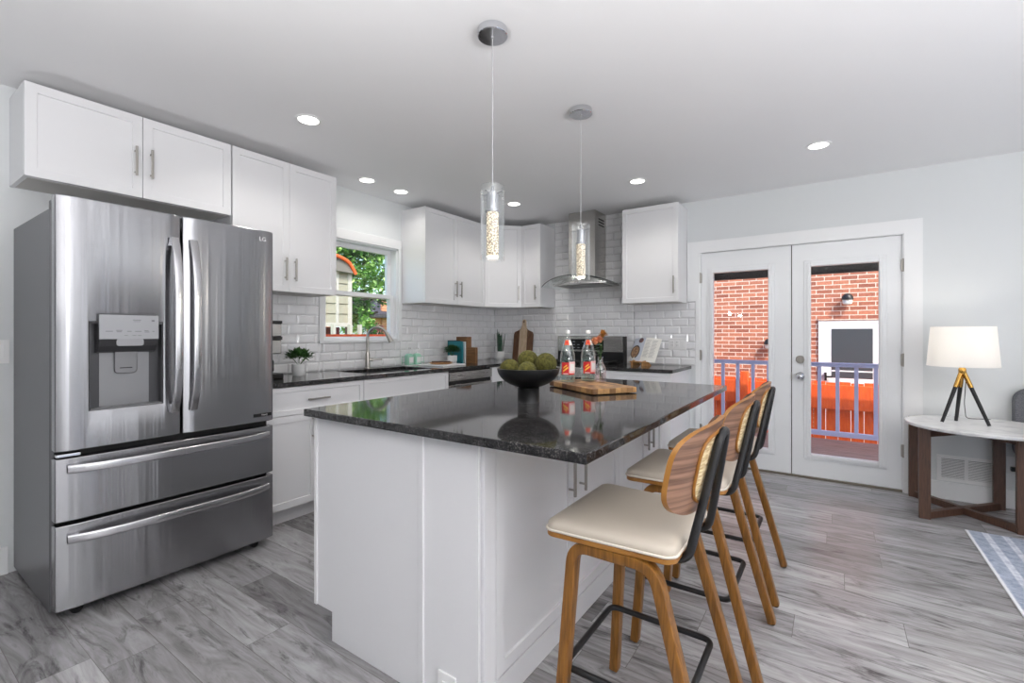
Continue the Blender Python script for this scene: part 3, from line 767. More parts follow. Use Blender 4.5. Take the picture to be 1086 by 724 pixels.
# ------------------------------------------------------------------ island
IX0, IX1, IY0, IY1 = -1.75, -.905, 1.12, 2.955
isl = thing('kitchen_island', 'white panelled kitchen island in the middle of the floor', 'kitchen island', ((IX0 + IX1) / 2, (IY0 + IY1) / 2, 0))
b_ = BM(); rings(b_, [[Vector((x, y, z)) for x, z in ((IX0 + .11, 0), (IX1, 0), (IX1, .884), (IX0, .884), (IX0, .115), (IX0 + .11, .115))] for y in (IY0 + .012, IY1)])
obj('body', b_, CAB, isl, .001)
b_ = BM(); rings(b_, [[Vector((x, y, z)) for x, z in ((IX0 + .11, .0), (-1.145, 0), (-1.145, .884), (IX0 + .012, .884), (IX0 + .012, .115), (IX0 + .11, .115))] for y in (IY0, IY0 + .012)])
obj('end_panel', b_, CAB, isl, .001)
obj('end_panel', bx(-1.128, IX1 + .02 - .012, IY0, IY0 + .012, 0, .884), CAB, isl, .001)
obj('batten', bx(-1.150, -1.128, IY0 - .007, IY0 + .006, 0, .884), CAB, isl, .002)
obj('edge_strip', bx(IX0 - .004, IX0 + .014, IY0 - .006, IY0 + .012, .115, .884), CAB, isl, .002)
def Rm(y, z, x): return Matrix(((0, 1, 0, x), (-1, 0, 0, y), (0, 0, 1, z), (0, 0, 0, 1)))   # faces +x, width runs to -y
obj('corner_post', bx(IX1, IX1 + .02, IY0 + .016, IY0 + .075, 0, .884), CAB, isl, .002)
obj('corner_post', bx(IX1, IX1 + .02, 2.235, 2.305, .1, .884), CAB, isl, .002)
ib0, ibh = .112, .765
shaker(isl, Lm(1.198, ib0, IX1), .54, ibh, handle=('z', .54 - .045, .545), hl=.19)
shaker(isl, Lm(1.741, ib0, IX1), .49, ibh, handle=('z', .05, .545), hl=.19)
shaker(isl, Lm(2.308, ib0, IX1), .345, ibh, handle=('z', .345 - .04, .545), hl=.19)
shaker(isl, Lm(2.656, ib0, IX1), .297, ibh, handle=('z', .04, .545), hl=.19)
obj('base_moulding', bx(IX1, IX1 + .014, IY0 + .016, IY1, 0, .10), CAB, isl, .003)
ip = obj('outlet_plate', bx(-1.06, -.985, IY0 - .007, IY0, .012, .127), PLATE, isl, .002)
obj('outlet_socket', bx(-1.04, -1.005, IY0 - .010, IY0 - .006, .035, .10), PLATE, ip, .002)
tp = obj('countertop', bx(-1.774, -.515, 1.08, 2.99, .886, CZ), GRAN, None, .004)
tag(tp, 'large polished black granite countertop on the white island', 'countertop')

# ------------------------------------------------------------------ stools
def make_stool(label):
    t = thing('bar_stool', label, 'bar stool', (0, 0, 0), 0, 'stools along the island')
    def put(name, bm, m, parent=t, **k): return obj(name, bm, m, parent, local=True, **k)
    out = rrect(.37, .43, .03, 6, -.012, 0)
    out = [(x, y * (1 - .10 * max(0, (x + .05) / .22) ** 2)) for x, y in out]
    sz = lambda x: .012 * max(0, (-x - .08) / .12) ** 2 * 0
    b = BM(); prism(b, out, .632, .648); st = put('seat', b, VEDGE, bevel=.003, smooth=40)
    b = BM(); L = []
    for s_, z in ((.985, .648), (1.0, .653), (1.0, .660), (.985, .670), (.94, .677), (.85, .681), (.5, .6825), (.05, .683)):
        L.append([Vector(((x + .012) * s_ - .012, y * s_, z)) for x, y in out])
    rings(b, L); put('cushion', b, CREAM, smooth=60)
    b = BM(); tube(b, [(x * 1.004, y * 1.004, .652) for x, y in out], .004, 8, closed=True); put('piping', b, PIPING, smooth=60)
    def leg(fx, tx, sy):
        y0, y1 = sy * .215, sy * .185
        path = fillet([(fx, y0, .008), (tx, y1, .618), (.0, y1, .6165)], .075, 8)
        b = BM(); L = []
        for i, p in enumerate(path):
            d = path[min(i + 1, len(path) - 1)] - path[max(i - 1, 0)]; d.normalize()
            side = Vector((0, 1, 0)); nrm = d.cross(side).normalized()
            k = .5 + .5 * min(1, p.z / .3)
            wv, th = (.040, .030)
            L.append([p + side * a + nrm * c for a, c in rrect(wv, th, .004, 2)])
        rings(b, L); lg = put('leg', b, OAKLEG, smooth=40)
        b = BM(); cyl(b, (fx, y0, 0), (fx, y0, .009), .011, n=12); put('foot_pad', b, RUBBER, lg)
    for sy in (-1, 1): leg(-.152, -.112, sy); leg(.285, .118, sy)
    b = BM(); tube(b, fillet([(-.150, -.180, .25), (.185, -.180, .25), (.185, .180, .25), (-.150, .180, .25)], .03, 5, True), .0095, 12, closed=True); put('footrest', b, BLACKM, smooth=60)
    hp = [(-.02, -.125, .6215), (.186, -.120, .6215), (.203, -.108, .70), (.253, -.040, .952), (.253, .040, .952), (.203, .108, .70), (.186, .120, .6215), (-.02, .125, .6215)]
    b = BM(); tube(b, fillet(hp, .035, 7), .0115, 12, up=Vector((0, .02, 1)).normalized()); put('back_frame', b, BLACKM, smooth=60)
    # curved plywood back: tilted with the rods, wrapping forward at both ends
    HW, HH, ZCn = .207, .121, .860
    def X(y, z): return .2035 + (z - .70) * .198 - .0215 - .052 * (abs(y) / .2) ** 2.8
    def sup(th, k, n_=3.6):
        c, s_ = math.cos(th), math.sin(th)
        return k * HW * math.copysign(abs(c) ** (2 / n_), c), k * HH * math.copysign(abs(s_) ** (2 / n_), s_)
    def shell(ks, x_off, hw=1, hh=1, nseg=64, n_=3.6):
        L = []
        for k in ks:
            lp = []
            for q in range(nseg):
                y, z = sup(2 * PI * q / nseg, k, n_); y *= hw; z = ZCn + z * hh
                lp.append(Vector((X(y, z) + x_off, y, z)))
            L.append(lp)
        return L
    ks = [.02, .15, .3, .45, .6, .72, .84, .93, .985, 1.0]
    b = BM(); T = .007
    rings(b, shell(ks, T) + shell([1.0], T * .5) + shell([1.0], -T * .5) + shell(ks[::-1], -T))
    b.faces.ensure_lookup_table()
    for f in b.faces:
        c = f.calc_center_median(); y, z = c.y / HW, (c.z - ZCn) / HH
        f.material_index = 1 if (abs(y) ** 3.6 + abs(z) ** 3.6) > .97 else 0
    bk = put('backrest', b, [VENEER, VEDGE], smooth=50)
    kc = [.02, .2, .4, .6, .8, .97, 1.0]
    b = BM(); L1 = shell(kc, T + .0025, .58, .76); L2 = shell(kc[::-1], -T - .0025, .58, .76); rings(b, L1 + L2); put('cane_panel', b, CANE, bk, smooth=50)
    b = BM()
    for off in (T + .003, -T - .003):
        lp = shell([1.0], off, .60, .785)[0]; tube(b, lp, .0045, 6, closed=True, up=Vector((1, 0, 0)))
    put('cane_rim', b, VEDGE, bk, smooth=60)
    return t
SX = -.500
st1 = make_stool('nearest bar stool at the island, the whole cream seat in view')
st1.location = (SX, 1.392, 0); WM[st1] = Matrix.Translation(st1.location)
dup(st1, (SX + .005, 2.02, 0), 0, 'middle bar stool of the three at the island')
dup(st1, (SX + .005, 2.605, 0), 0, 'bar stool at the far end of the island, nearest the french doors')

# ------------------------------------------------------------------ things on the island
BC = (-1.122, 1.76)
bw = thing('pedestal_bowl', 'matte black footed bowl holding moss balls on the island', 'bowl', (BC[0], BC[1], CZ))
b_ = BM(); lathe(b_, [(.05, 0), (.049, .003), (.048, .062), (.05, .066)], (*BC, CZ), 40); obj('pedestal', b_, BLACK, bw, smooth=40)
b_ = BM(); ou = []; inn = []
for k in range(13):
    a = k / 12 * PI / 2; ou.append((.02 + .12 * math.sin(a), .066 + .086 * (1 - math.cos(a)) ** .9))
for r, z in ou[::-1]: inn.append((max(r - .005, .002), z + .004 if r < .135 else z + .001))
lathe(b_, [(.002, .066)] + ou + inn, (*BC, CZ), 56); obj('basin', b_, BLACK, bw, smooth=50)
def balls():
    rr = .046
    # camera-aligned offsets: a = to the right, f = away
    R = Vector((.8237, .567, 0)); F = Vector((-.567, .8237, 0))
    for (a, f, z, r, lab) in [(-.0, .052, 1.098, .047, 'moss ball at the back of the black bowl, highest of the four'), (.078, -.002, 1.086, .049, 'large moss ball at the right side of the black bowl'), (-.083, .0, 1.063, .045, 'moss ball at the left side of the black bowl'), (-.008, -.066, 1.058, .042, 'moss ball low at the front of the black bowl')]:
        c = Vector((*BC, 0)) + R * a + F * f; c.z = z
        b = BM(); vv = sphere(b, (0, 0, 0), r, 5)
        for v in b.verts: v.co *= 1 + random.uniform(-.018, .018)
        o = obj('moss_ball', b, MOSS, None, smooth=180); o.location = c; tag(o, lab, 'decorative ball', 'moss balls in the bowl')
balls()
TBc = Vector((-1.10, 2.36, CZ)); ang = math.atan2(-.54, .84)
bd = thing('serving_board', 'end-grain wooden board under the water bottles on the island', 'cutting board', TBc, ang)
def endgrain():
    m = mat('end_grain_blocks', (160, 110, 66), .45); n, l, p = N(m)
    v = coords(m); br = n.new('ShaderNodeTexBrick'); l.new(v, br.inputs[0]); br.inputs['Scale'].default_value = 1
    br.inputs['Brick Width'].default_value = .05; br.inputs['Row Height'].default_value = .035; br.inputs['Mortar Size'].default_value = .0006
    br.inputs['Color1'].default_value = srgb(206, 160, 104); br.inputs['Color2'].default_value = srgb(88, 50, 26); br.inputs['Mortar'].default_value = srgb(90, 56, 32)
    f = noise(m, v, 60, 4); setc(m, mixc(m, .4, br.outputs[0], ramp(m, f, [(.3, (150, 130, 110)), (.65, (255, 255, 255))]), 'MULTIPLY')); return m
b_ = BM(); prism(b_, rrect(.47, .27, .012, 4), .004, .032); obj('slab', b_, endgrain(), bd, .003, local=True)
b_ = BM()
for sx in (-.2, .2):
    for sy in (-.1, .1): cyl(b_, (sx, sy, 0), (sx, sy, .005), .01, n=12)
obj('foot', b_, RUBBER, bd, local=True)
BZ = CZ + .032
RED = mat('label_red', (214, 44, 48), .5); ORL = mat('label_orange', (240, 104, 62), .5); WHL = mat('label_white', (244, 240, 236), .5); YEL = mat('label_yellow', (250, 206, 70), .5)
PINKL = mat('label_pale_pink', (246, 206, 204), .5)
def bottle_glass():
    m = mat('bottle_glass', (246, 252, 250), .0); n, l, p = N(m)
    p.inputs['Transmission Weight'].default_value = 1.0; p.inputs['IOR'].default_value = 1.15; return m
BGL = glass_mat('clear_bottle_glass', (249, 253, 251), .03, .10)
def make_bottle(label):
    t = thing('water_bottle', label, 'bottle', (0, 0, 0), 0, 'glass water bottles on the serving board')
    put = lambda nm, b, m, p=t, **k: obj(nm, b, m, p, local=True, **k)
    prof = [(.034, 0), (.0375, .005), (.0375, .135), (.036, .15), (.031, .175), (.023, .205), (.0145, .23), (.0105, .25), (.0098, .262), (.0112, .263), (.0112, .27)]
    b = BM(); lathe(b, prof, (0, 0, 0), 40); put('glass_body', b, BGL, smooth=50)
    b = BM(); lathe(b, [(r - .003, z) for r, z in prof[:1]] + [(.034, .006), (.0345, .132)] + [(.033, .148), (.028, .173), (.0205, .203)], (0, 0, .001), 32); put('water', b, glass_mat('water', (246, 252, 250), 0, .02), smooth=50)
    b = BM(); lathe(b, [(.0112, .264), (.0122, .265), (.0122, .280), (.0108, .283)], (0, 0, 0), 28); put('cap', b, PLATE, smooth=40)
    face = math.atan2(-.8237, .567)          # towards the camera's side
    def band(nm, m, a0, a1, z0, z1, r, parent, tilt=0, n=14, r2=None):
        b = BM(); L = []
        r2 = r if r2 is None else r2
        V = []
        for k in range(n + 1):
            a = face + a0 + (a1 - a0) * k / n; dz = tilt * k / n
            V.append((Vector((r * math.cos(a), r * math.sin(a), z0 + dz)), Vector((r2 * math.cos(a), r2 * math.sin(a), z1 + dz))))
        vs_ = [(b.verts.new(p), b.verts.new(q)) for p, q in V]
        for k in range(n): b.faces.new((vs_[k][0], vs_[k + 1][0], vs_[k + 1][1], vs_[k][1]))
        return put(nm, b, m, parent, smooth=180)
    lb = band('front_label', RED, -1.0, .08, .042, .108, .0379, t)
    band('label_side', PINKL, .08, 1.2, .05, .112, .0379, lb)
    band('label_side', WHL, .25, 1.0, .062, .100, .0382, lb)
    band('label_foot', RED, .08, .9, .042, .05, .0382, lb)
    band('label_script', YEL, -.75, -.05, .055, .064, .0382, lb, tilt=.022)
    band('label_script', YEL, -.7, -.2, .074, .081, .0382, lb, tilt=.016)
    band('label_script', WHL, -.75, -.05, .045, .049, .0382, lb)
    nl = band('neck_label', ORL, -.9, .25, .202, .229, .0242, t, r2=.0154)
    band('neck_label_side', WHL, .25, 1.2, .202, .229, .0242, nl, r2=.0154)
    band('neck_mark', RED, -.5, -.05, .209, .222, .0234, nl, r2=.0180)
    return t
bt = make_bottle('glass water bottle on the wooden board, the one beside the black bowl')
bt.location = (-1.247, 2.372, BZ); bt.scale = (1.13, 1.13, 1.04)
dup(bt, (-1.183, 2.508, BZ), .12, 'glass water bottle on the wooden board, the one beside the flower vase')
vz = thing('bud_vase', 'small clear glass bud vase holding cut flowers', 'vase', (-1.083, 2.455, BZ))
vc = (-1.083, 2.455, BZ)
b_ = BM(); lathe(b_, [(.03, 0), (.032, .004), (.032, .07), (.029, .085), (.018, .105), (.013, .115), (.0125, .135), (.0155, .143)], vc, 32, caps=False)
b_.faces.new([v for v in b_.verts][:32]); obj('glass', b_, glass_mat('vase_glass', (253, 250, 250), .05, .16), vz, smooth=50)
b_ = BM(); lathe(b_, [(.028, .004), (.0295, .008), (.0295, .06)], vc, 28); obj('water', b_, glass_mat('vase_water', (252, 246, 246), 0, .03), vz, smooth=50)
FLW = [two_tone('peach_petals', (238, 178, 138), (216, 138, 98), 90, .7), two_tone('amber_petals', (214, 160, 82), (180, 122, 56), 90, .7)]
def flower(label, tip, m, leaves):
    t = thing('cut_flower', label, 'flower', (vc[0], vc[1], vc[2] + .006), 0, 'flowers in the bud vase')
    base = Vector((vc[0], vc[1], vc[2] + .006)); tip = Vector(tip); mid = Vector((vc[0], vc[1], vc[2] + .14)) + (tip - Vector((vc[0], vc[1], tip.z))) * .2
    b = BM(); pts = [base.lerp(mid, k / 4) for k in range(5)] + [mid.lerp(tip, k / 4) for k in range(1, 5)]
    tube(b, pts, .0017, 6); 
    for k in range(leaves):
        p = mid.lerp(tip, random.uniform(.1, .7)); a = random.uniform(0, 2 * PI); d = Vector((math.cos(a), math.sin(a), random.uniform(-.2, .5))).normalized()
        s_, u_ = frame_for(d); w_ = random.uniform(.010, .015); ln = random.uniform(.035, .055)
        vs_ = [b.verts.new(p), b.verts.new(p + d * ln * .5 + s_ * w_), b.verts.new(p + d * ln), b.verts.new(p + d * ln * .5 - s_ * w_)]
        b.faces.new(vs_)
    obj('stem', b, LEAF, t)
    b = BM()
    for k in range(60):
        a = random.uniform(0, 2 * PI); el = random.uniform(-.2, 1.3); d = Vector((math.cos(a) * math.cos(el), math.sin(a) * math.cos(el), math.sin(el)))
        s_, u_ = frame_for(d); ln = random.uniform(.018, .032); w_ = .010
        q = tip + d * .003
        b.faces.new([b.verts.new(q), b.verts.new(q + d * ln * .6 + s_ * w_ + u_ * .002), b.verts.new(q + d * ln), b.verts.new(q + d * ln * .6 - s_ * w_ + u_ * .002)])
    sphere(b, tip, .013, 2)
    obj('bloom', b, m, t)
RV = Vector((.8237, .567, 0))
V0 = Vector((vc[0], vc[1], 0))
def off(a, z, f=0): p = V0 + RV * a + Vector((-.567, .8237, 0)) * f; return (p.x, p.y, z)
flower('peach flower lowest on the left in the bud vase', off(-.028, 1.172), FLW[0], 4)
flower('peach flower in the middle of the bud vase', off(.0, 1.182, .01), FLW[0], 5)
flower('amber flower standing tallest in the bud vase', off(.014, 1.215, -.005), FLW[1], 5)

# ------------------------------------------------------------------ small things on the counters
def leafy(bm, c, rad, n, ln, w, flat=.6, up=.4):
    for k in range(n):
        a = random.uniform(0, 2 * PI); el = math.asin(random.uniform(-.25, 1)); d = Vector((math.cos(a) * math.cos(el), math.sin(a) * math.cos(el), math.sin(el)))
        p = Vector(c) + Vector((d.x * rad, d.y * rad, d.z * rad * flat)) * random.uniform(.35, 1)
        d2 = (d + Vector((random.uniform(-.5, .5), random.uniform(-.5, .5), random.uniform(-.2, .8)))).normalized(); s_, u_ = frame_for(d2)
        l_ = ln * random.uniform(.7, 1.2); w_ = w * random.uniform(.8, 1.2)
        bm.faces.new([bm.verts.new(p), bm.verts.new(p + d2 * l_ * .5 + s_ * w_ + u_ * w_ * .3), bm.verts.new(p + d2 * l_), bm.verts.new(p + d2 * l_ * .5 - s_ * w_ + u_ * w_ * .3)])
def pot(parent, c, r0, r1, h):
    b = BM(); x, y, z = c
    lathe(b, [(r0 * .9, 0), (r0, .004), (r1, h * .5), (r1, h), (r1 - .004, h), (r1 - .005, h - .012)], c, 36); obj('pot', b, POT, parent, smooth=40)
    b = BM(); lathe(b, [(r1 - .006, h - .013), (r1 - .006, h - .011)], c, 24); obj('soil', b, SOIL, parent)
def potted(label, c, r, h, crown, cr, m, n, ln, w, stem=True):
    t = thing('potted_plant', label, 'plant', c)
    pot(t, c, r * .88, r, h)
    b = BM(); cc = (c[0], c[1], c[2] + h + crown); leafy(b, cc, cr, n, ln, w); obj('foliage', b, m, t)
    b = BM()
    for k in range(9):
        a = random.uniform(0, 2 * PI); q = random.uniform(.3, .9) * cr
        tube(b, [(c[0], c[1], c[2] + h - .015), (c[0] + math.cos(a) * q * .5, c[1] + math.sin(a) * q * .5, c[2] + h + crown * .6), (c[0] + math.cos(a) * q, c[1] + math.sin(a) * q, c[2] + h + crown * 1.1)], .0015, 5)
    obj('stem', b, LEAF, t)
potted('leafy plant in a white pot on the counter beside the coffee maker', (-3.22, 1.925, CZ), .048, .085, .05, .085, LEAF, 420, .034, .0085)
potted('dense green plant in a white pot beside the teal book', (-3.20, 3.572, CZ), .05, .085, .045, .078, LEAFD, 620, .026, .008)
sp = thing('snake_plant', 'tall snake plant in a white pot in the counter corner', 'plant', (-3.24, 4.46, CZ))
pot(sp, (-3.24, 4.46, CZ), .042, .05, .10)
b_ = BM()
for k in range(11):
    a = k * 2.4; q = .006 + .022 * (k % 4) / 3; lean = random.uniform(.0, .22); h_ = random.uniform(.17, .29); p = Vector((-3.24 + math.cos(a) * q, 4.46 + math.sin(a) * q, CZ + .085))
    d = Vector((math.cos(a) * lean, math.sin(a) * lean, 1)).normalized(); s_ = Vector((-math.sin(a), math.cos(a), 0)); o_ = d.cross(s_)
    L = []
    for i in range(7):
        t_ = i / 6; w_ = .019 * (1 - t_ ** 3) * (.7 + .6 * t_) + .0008; pp = p + d * h_ * t_
        L.append([pp + s_ * w_, pp + o_ * .002, pp - s_ * w_, pp - o_ * .002])
    rings(b_, L)
obj('leaf_blades', b_, SNAKE, sp, smooth=50)
# coffee maker
cmk = thing('coffee_maker', 'black and chrome coffee maker at the counter end beside the refrigerator', 'coffee maker', (-3.22, 1.58, CZ))
cx0, cx1, cy0, cy1 = -3.38, -3.10, 1.57, 1.735
obj('base', bx(cx0, cx1, cy0, cy1 + .01, CZ, CZ + .035), BLACK, cmk, .006)
obj('column', bx(cx0, cx0 + .13, cy0, cy1, CZ + .035, CZ + .39), BLACK, cmk, .006)
obj('brew_head', bx(cx0 + .02, cx1 - .01, cy0, cy1, CZ + .17, CZ + .265), STEELH, cmk, .006)
obj('lid', bx(cx0 + .01, cx1 - .005, cy0 - .003, cy1 + .003, CZ + .265, CZ + .287), BLACK, cmk, .002)
obj('top_band', bx(cx0 + .02, cx1 - .01, cy0, cy1, CZ + .287, CZ + .375), STEELH, cmk, .004)
obj('top', bx(cx0 + .01, cx1 - .005, cy0 - .003, cy1 + .003, CZ + .375, CZ + .395), BLACK, cmk, .004)
b_ = BM(); lathe(b_, [(.05, .0), (.062, .02), (.062, .08), (.045, .11), (.047, .12)], (-3.19, 1.655, CZ + .036), 28); obj('carafe', b_, mat('carafe_glass', (24, 22, 22), .08), cmk, smooth=40)
# soap bottles on a caddy
MINT = mat('mint_glass', (158, 208, 186), .15); 
cd_ = thing('soap_caddy', 'small white tray under the two soap bottles by the sink', 'tray', (-3.36, 3.18, CZ))
b_ = BM(); box(b_, -3.405, -3.315, 3.08, 3.29, CZ, CZ + .008); obj('tray', b_, PLATE, cd_, .003)
WIRE = []
b_ = BM()
for z in (CZ + .03, CZ + .085): tube(b_, fillet([(-3.405, 3.08, z), (-3.315, 3.08, z), (-3.315, 3.29, z), (-3.405, 3.29, z)], .01, 3, True), .002, 6, closed=True)
for x, y in ((-3.405, 3.085), (-3.315, 3.085), (-3.315, 3.285), (-3.405, 3.285)): tube(b_, [(x, y, CZ + .004), (x, y, CZ + .087)], .002, 6)
obj('rail', b_, MINT, cd_)
def soap(label, y, tall):
    t = thing('soap_bottle', label, 'soap bottle', (-3.36, y, CZ + .008), 0, 'soap bottles by the sink')
    b = BM(); L = [[Vector((-3.36 + a, y + c, CZ + .008 + z)) for a, c in rrect(.062 * s_, .075 * s_, .014 * s_, 4)] for s_, z in ((.96, 0), (1, .004), (1, .088), (.75, .102), (.4, .108))]
    rings(b, L); obj('body', b, MINT, t, smooth=40)
    obj('label_patch', bx(-3.3295, -3.3285, y - .026, y + .026, CZ + .022, CZ + .085), PLATE, t)
    b = BM(); cyl(b, (-3.36, y, CZ + .114), (-3.36, y, CZ + .132), .012, n=14); cyl(b, (-3.36, y, CZ + .13), (-3.36, y, CZ + tall), .004, n=8); box(b, -3.366, -3.325, y - .006, y + .006, CZ + tall - .004, CZ + tall + .008)
    obj('pump', b, PLATE, t)
soap('mint soap pump bottle nearer the faucet', 3.135, .165); soap('mint soap pump bottle nearer the white board', 3.235, .158)
# white board with wooden slice
wb = obj('marble_board', bx(-3.30, -2.97, 3.19, 3.512, CZ, CZ + .014), mat('white_marble_board', (240, 240, 240), .25), None, .004)
tag(wb, 'flat white board lying on the counter right of the sink', 'cutting board')
ws = thing('wooden_tray', 'thin round wooden dish lying on the white board', 'tray', (-3.12, 3.34, CZ + .014))
TANW = two_tone('tan_wood', (196, 146, 92), (164, 112, 64), 12, .5, (10, 1, 1))
b_ = BM(); L = []
for s_, z in ((.75, 0), (1.0, .012), (1.0, .016), (.93, .014), (.7, .006)):
    L.append([(-3.13 + .085 * s_ * math.cos(2 * PI * k / 36), 3.335 + .135 * s_ * math.sin(2 * PI * k / 36), CZ + .014 + z) for k in range(36)])
rings(b_, L); obj('dish', b_, TANW, ws, smooth=40)
b_ = BM(); tube(b_, [(-3.17, 3.25, CZ + .036), (-3.09, 3.42, CZ + .034)], .008, 8); sphere(b_, (-3.16, 3.27, CZ + .036), .014, 2, (1, 1.4, .6)); obj('spoon', b_, WALNUT, ws, smooth=50)
# books and wooden book end
PAPER = mat('page_edges', (232, 228, 218), .7)
def book(label, x, y0, y1, h, d, cover):
    t = thing('upright_book', label, 'book', (x, (y0 + y1) / 2, CZ), 0, 'books upright on the counter')
    b = BM(); box(b, x - d, x, y0, y0 + .003, CZ, CZ + h); box(b, x - d, x, y1 - .003, y1, CZ, CZ + h); box(b, x, x + .003, y0, y1, CZ, CZ + h)
    obj('cover', b, cover, t, .001)
    obj('pages', bx(x - d + .006, x, y0 + .003, y1 - .003, CZ + .004, CZ + h - .005), PAPER, t)
TEAL = mat('teal_cover', (30, 124, 136), .45); NAVY = mat('dark_slate_cover', (40, 66, 74), .45); PALE = mat('pale_grey_cover', (206, 214, 218), .45)
book('dark slate book standing just behind the teal book', -3.215, 3.705, 3.723, .236, .17, NAVY)
book('teal book standing upright beside the dense green plant', -3.165, 3.680, 3.703, .228, .19, TEAL)
book('pale book standing between teal book and wooden block', -3.165, 3.725, 3.745, .225, .18, PALE)
be = thing('wooden_bookend', 'stepped brown wooden block propping up the books', 'bookend', (-3.20, 3.70, CZ))
BRW = two_tone('brown_wood_block', (146, 106, 70), (112, 78, 48), 10, .5, (1, 10, 10))
obj('tall_block', bx(-3.30, -3.15, 3.748, 3.82, CZ, CZ + .275), BRW, be, .003)
obj('low_block', bx(-3.148, -3.04, 3.749, 3.79, CZ, CZ + .165), BRW, be, .003)
# leaning board in the corner
lbd = thing('paddle_board', 'walnut paddle board with a pale centre stripe leaning on the tile', 'cutting board', (-3.02, 4.60, CZ))
ML = Matrix.Translation((-3.02, 4.588, CZ + .001)) @ Matrix.Rotation(-.12, 4, 'X')
def flatpoly(nm, poly, m, t0, t1, parent):
    b = BM(); L = [[ML @ Vector((x, t, z)) for x, z in poly] for t in (t0, t1)]; rings(b, L); return obj(nm, b, m, parent, .002)
hw = .135
shoulder = [(hw, .30), (hw - .012, .33), (.065, .352), (.036, .375), (.026, .41), (.026, .455), (.016, .478)]
poly = [(-hw, 0), (hw, 0)] + shoulder + [(-x, z) for x, z in shoulder[::-1]]
wd = flatpoly('board', poly, two_tone('walnut_board', (120, 86, 62), (92, 62, 44), 8, .5, (14, 14, 1)), 0, .018, lbd)
flatpoly('stripe', [(-.055, 0.0), (.055, 0.0), (.055, .357), (.037, .375), (.027, .41), (.027, .456), (.0165, .4785), (-.0165, .4785), (-.027, .456), (-.027, .41), (-.037, .375), (-.055, .357)], two_tone('pale_maple', (214, 192, 166), (190, 164, 134), 8, .5, (14, 14, 1)), -.0006, .0186, wd)
b_ = BM(); cyl(b_, ML @ Vector((0, -.0012, .452)), ML @ Vector((0, .0192, .452)), .009, n=16); obj('hang_hole', b_, DARK, wd)
# cookbook on its stand
ck = thing('cookbook_stand', 'small wooden easel holding the open cookbook', 'book stand', (-1.53, 4.42, CZ))
CW = two_tone('light_easel_wood', (196, 148, 92), (160, 110, 62), 10, .5, (1, 10, 1))
MC = Matrix.Translation((-1.535, 4.44, CZ)) @ Matrix.Rotation(math.radians(-26), 4, 'Z')
def cbx(*a, r=0): return bx(*a, M=MC @ Matrix.Rotation(r, 4, 'X'))
obj('ledge', cbx(-.10, .10, -.055, -.005, .028, .04), CW, ck, .003)
for s_ in (-1, 1):
    b_ = BM(); prism(b_, [(-.06, 0), (.06, 0), (.0, .055), (-.05, .04)], -.012, .012, M=MC @ Matrix.Translation((s_ * .07, 0, 0)) @ Matrix.Rotation(PI / 2, 4, 'Z') @ Matrix.Rotation(PI / 2, 4, 'X'))
    obj('foot', b_, CW, ck, .003)
obj('back_rest', cbx(-.09, .09, -.004, .006, .035, .19, r=-.40), CW, ck, .002)
cb = thing('open_cookbook', 'open cookbook leaning on the easel right of the range', 'book', (-1.53, 4.45, CZ + .04))
PG = mat('glossy_page_blue_grey', (206, 212, 224), .35); PW = mat('page_white', (240, 238, 232), .5)
def page(nm, s_, m):
    Mp = MC @ Matrix.Translation((0, -.022, .042)) @ Matrix.Rotation(-.40, 4, 'X') @ Matrix.Rotation(s_ * .16, 4, 'Z')
    b = BM(); L = []
    for k in range(9):
        t_ = k / 8; x = s_ * .175 * t_; yb = -.010 * math.sin(PI * min(1, t_ * 1.3)) * 1
        L.append([Mp @ Vector((x, yb, 0)), Mp @ Vector((x, yb, .245)), Mp @ Vector((x, .004, .245)), Mp @ Vector((x, .004, 0))])
    rings(b, L); return obj(nm, b, m, cb, smooth=50), Mp
lp, Ml = page('photo_page', -1, PG); rp, Mr = page('text_page', 1, PW)
def disc(nm, M, x, z, r, m, parent, y, n=28, ry=1):
    b = BM(); b.faces.new([b.verts.new(M @ Vector((x + r * math.cos(2 * PI * k / n), y, z + ry * r * math.sin(2 * PI * k / n)))) for k in range(n)]); return obj(nm, b, m, parent)
ph = disc('dish_picture', Ml, -.095, .095, .070, mat('printed_dark_pan', (54, 50, 52), .35), lp, -.0118)
disc('food_picture', Ml, -.095, .095, .058, two_tone('printed_food', (196, 158, 122), (96, 66, 52), 60, .4), ph, -.0124)
disc('corner_picture', Ml, -.05, .215, .036, two_tone('printed_side_dish', (150, 98, 80), (54, 60, 84), 50, .4), lp, -.0118, ry=.7)
b_ = BM()
for (x, z) in ((-.155, .02), (-.13, .032), (-.15, .045), (-.10, .022), (-.07, .015), (-.085, .03)):
    b_.faces.new([b_.verts.new(Ml @ Vector((x + .011 * math.cos(k), -.0128, z + .011 * math.sin(k)))) for k in range(6)])
obj('blossom_print', b_, PW, lp)
b_ = BM()
for r in range(14):
    for (x0, x1) in ((.022, .082), (.092, .152)):
        z = .215 - r * .013
        b_.faces.new([b_.verts.new(Mr @ Vector(q)) for q in ((x0, -.0118, z), (x1 - (r * 7 % 5) * .004, -.0118, z), (x1 - (r * 7 % 5) * .004, -.0118, z + .004), (x0, -.0118, z + .004))])
obj('text_lines', b_, mat('print_grey', (176, 176, 176), .6), rp)
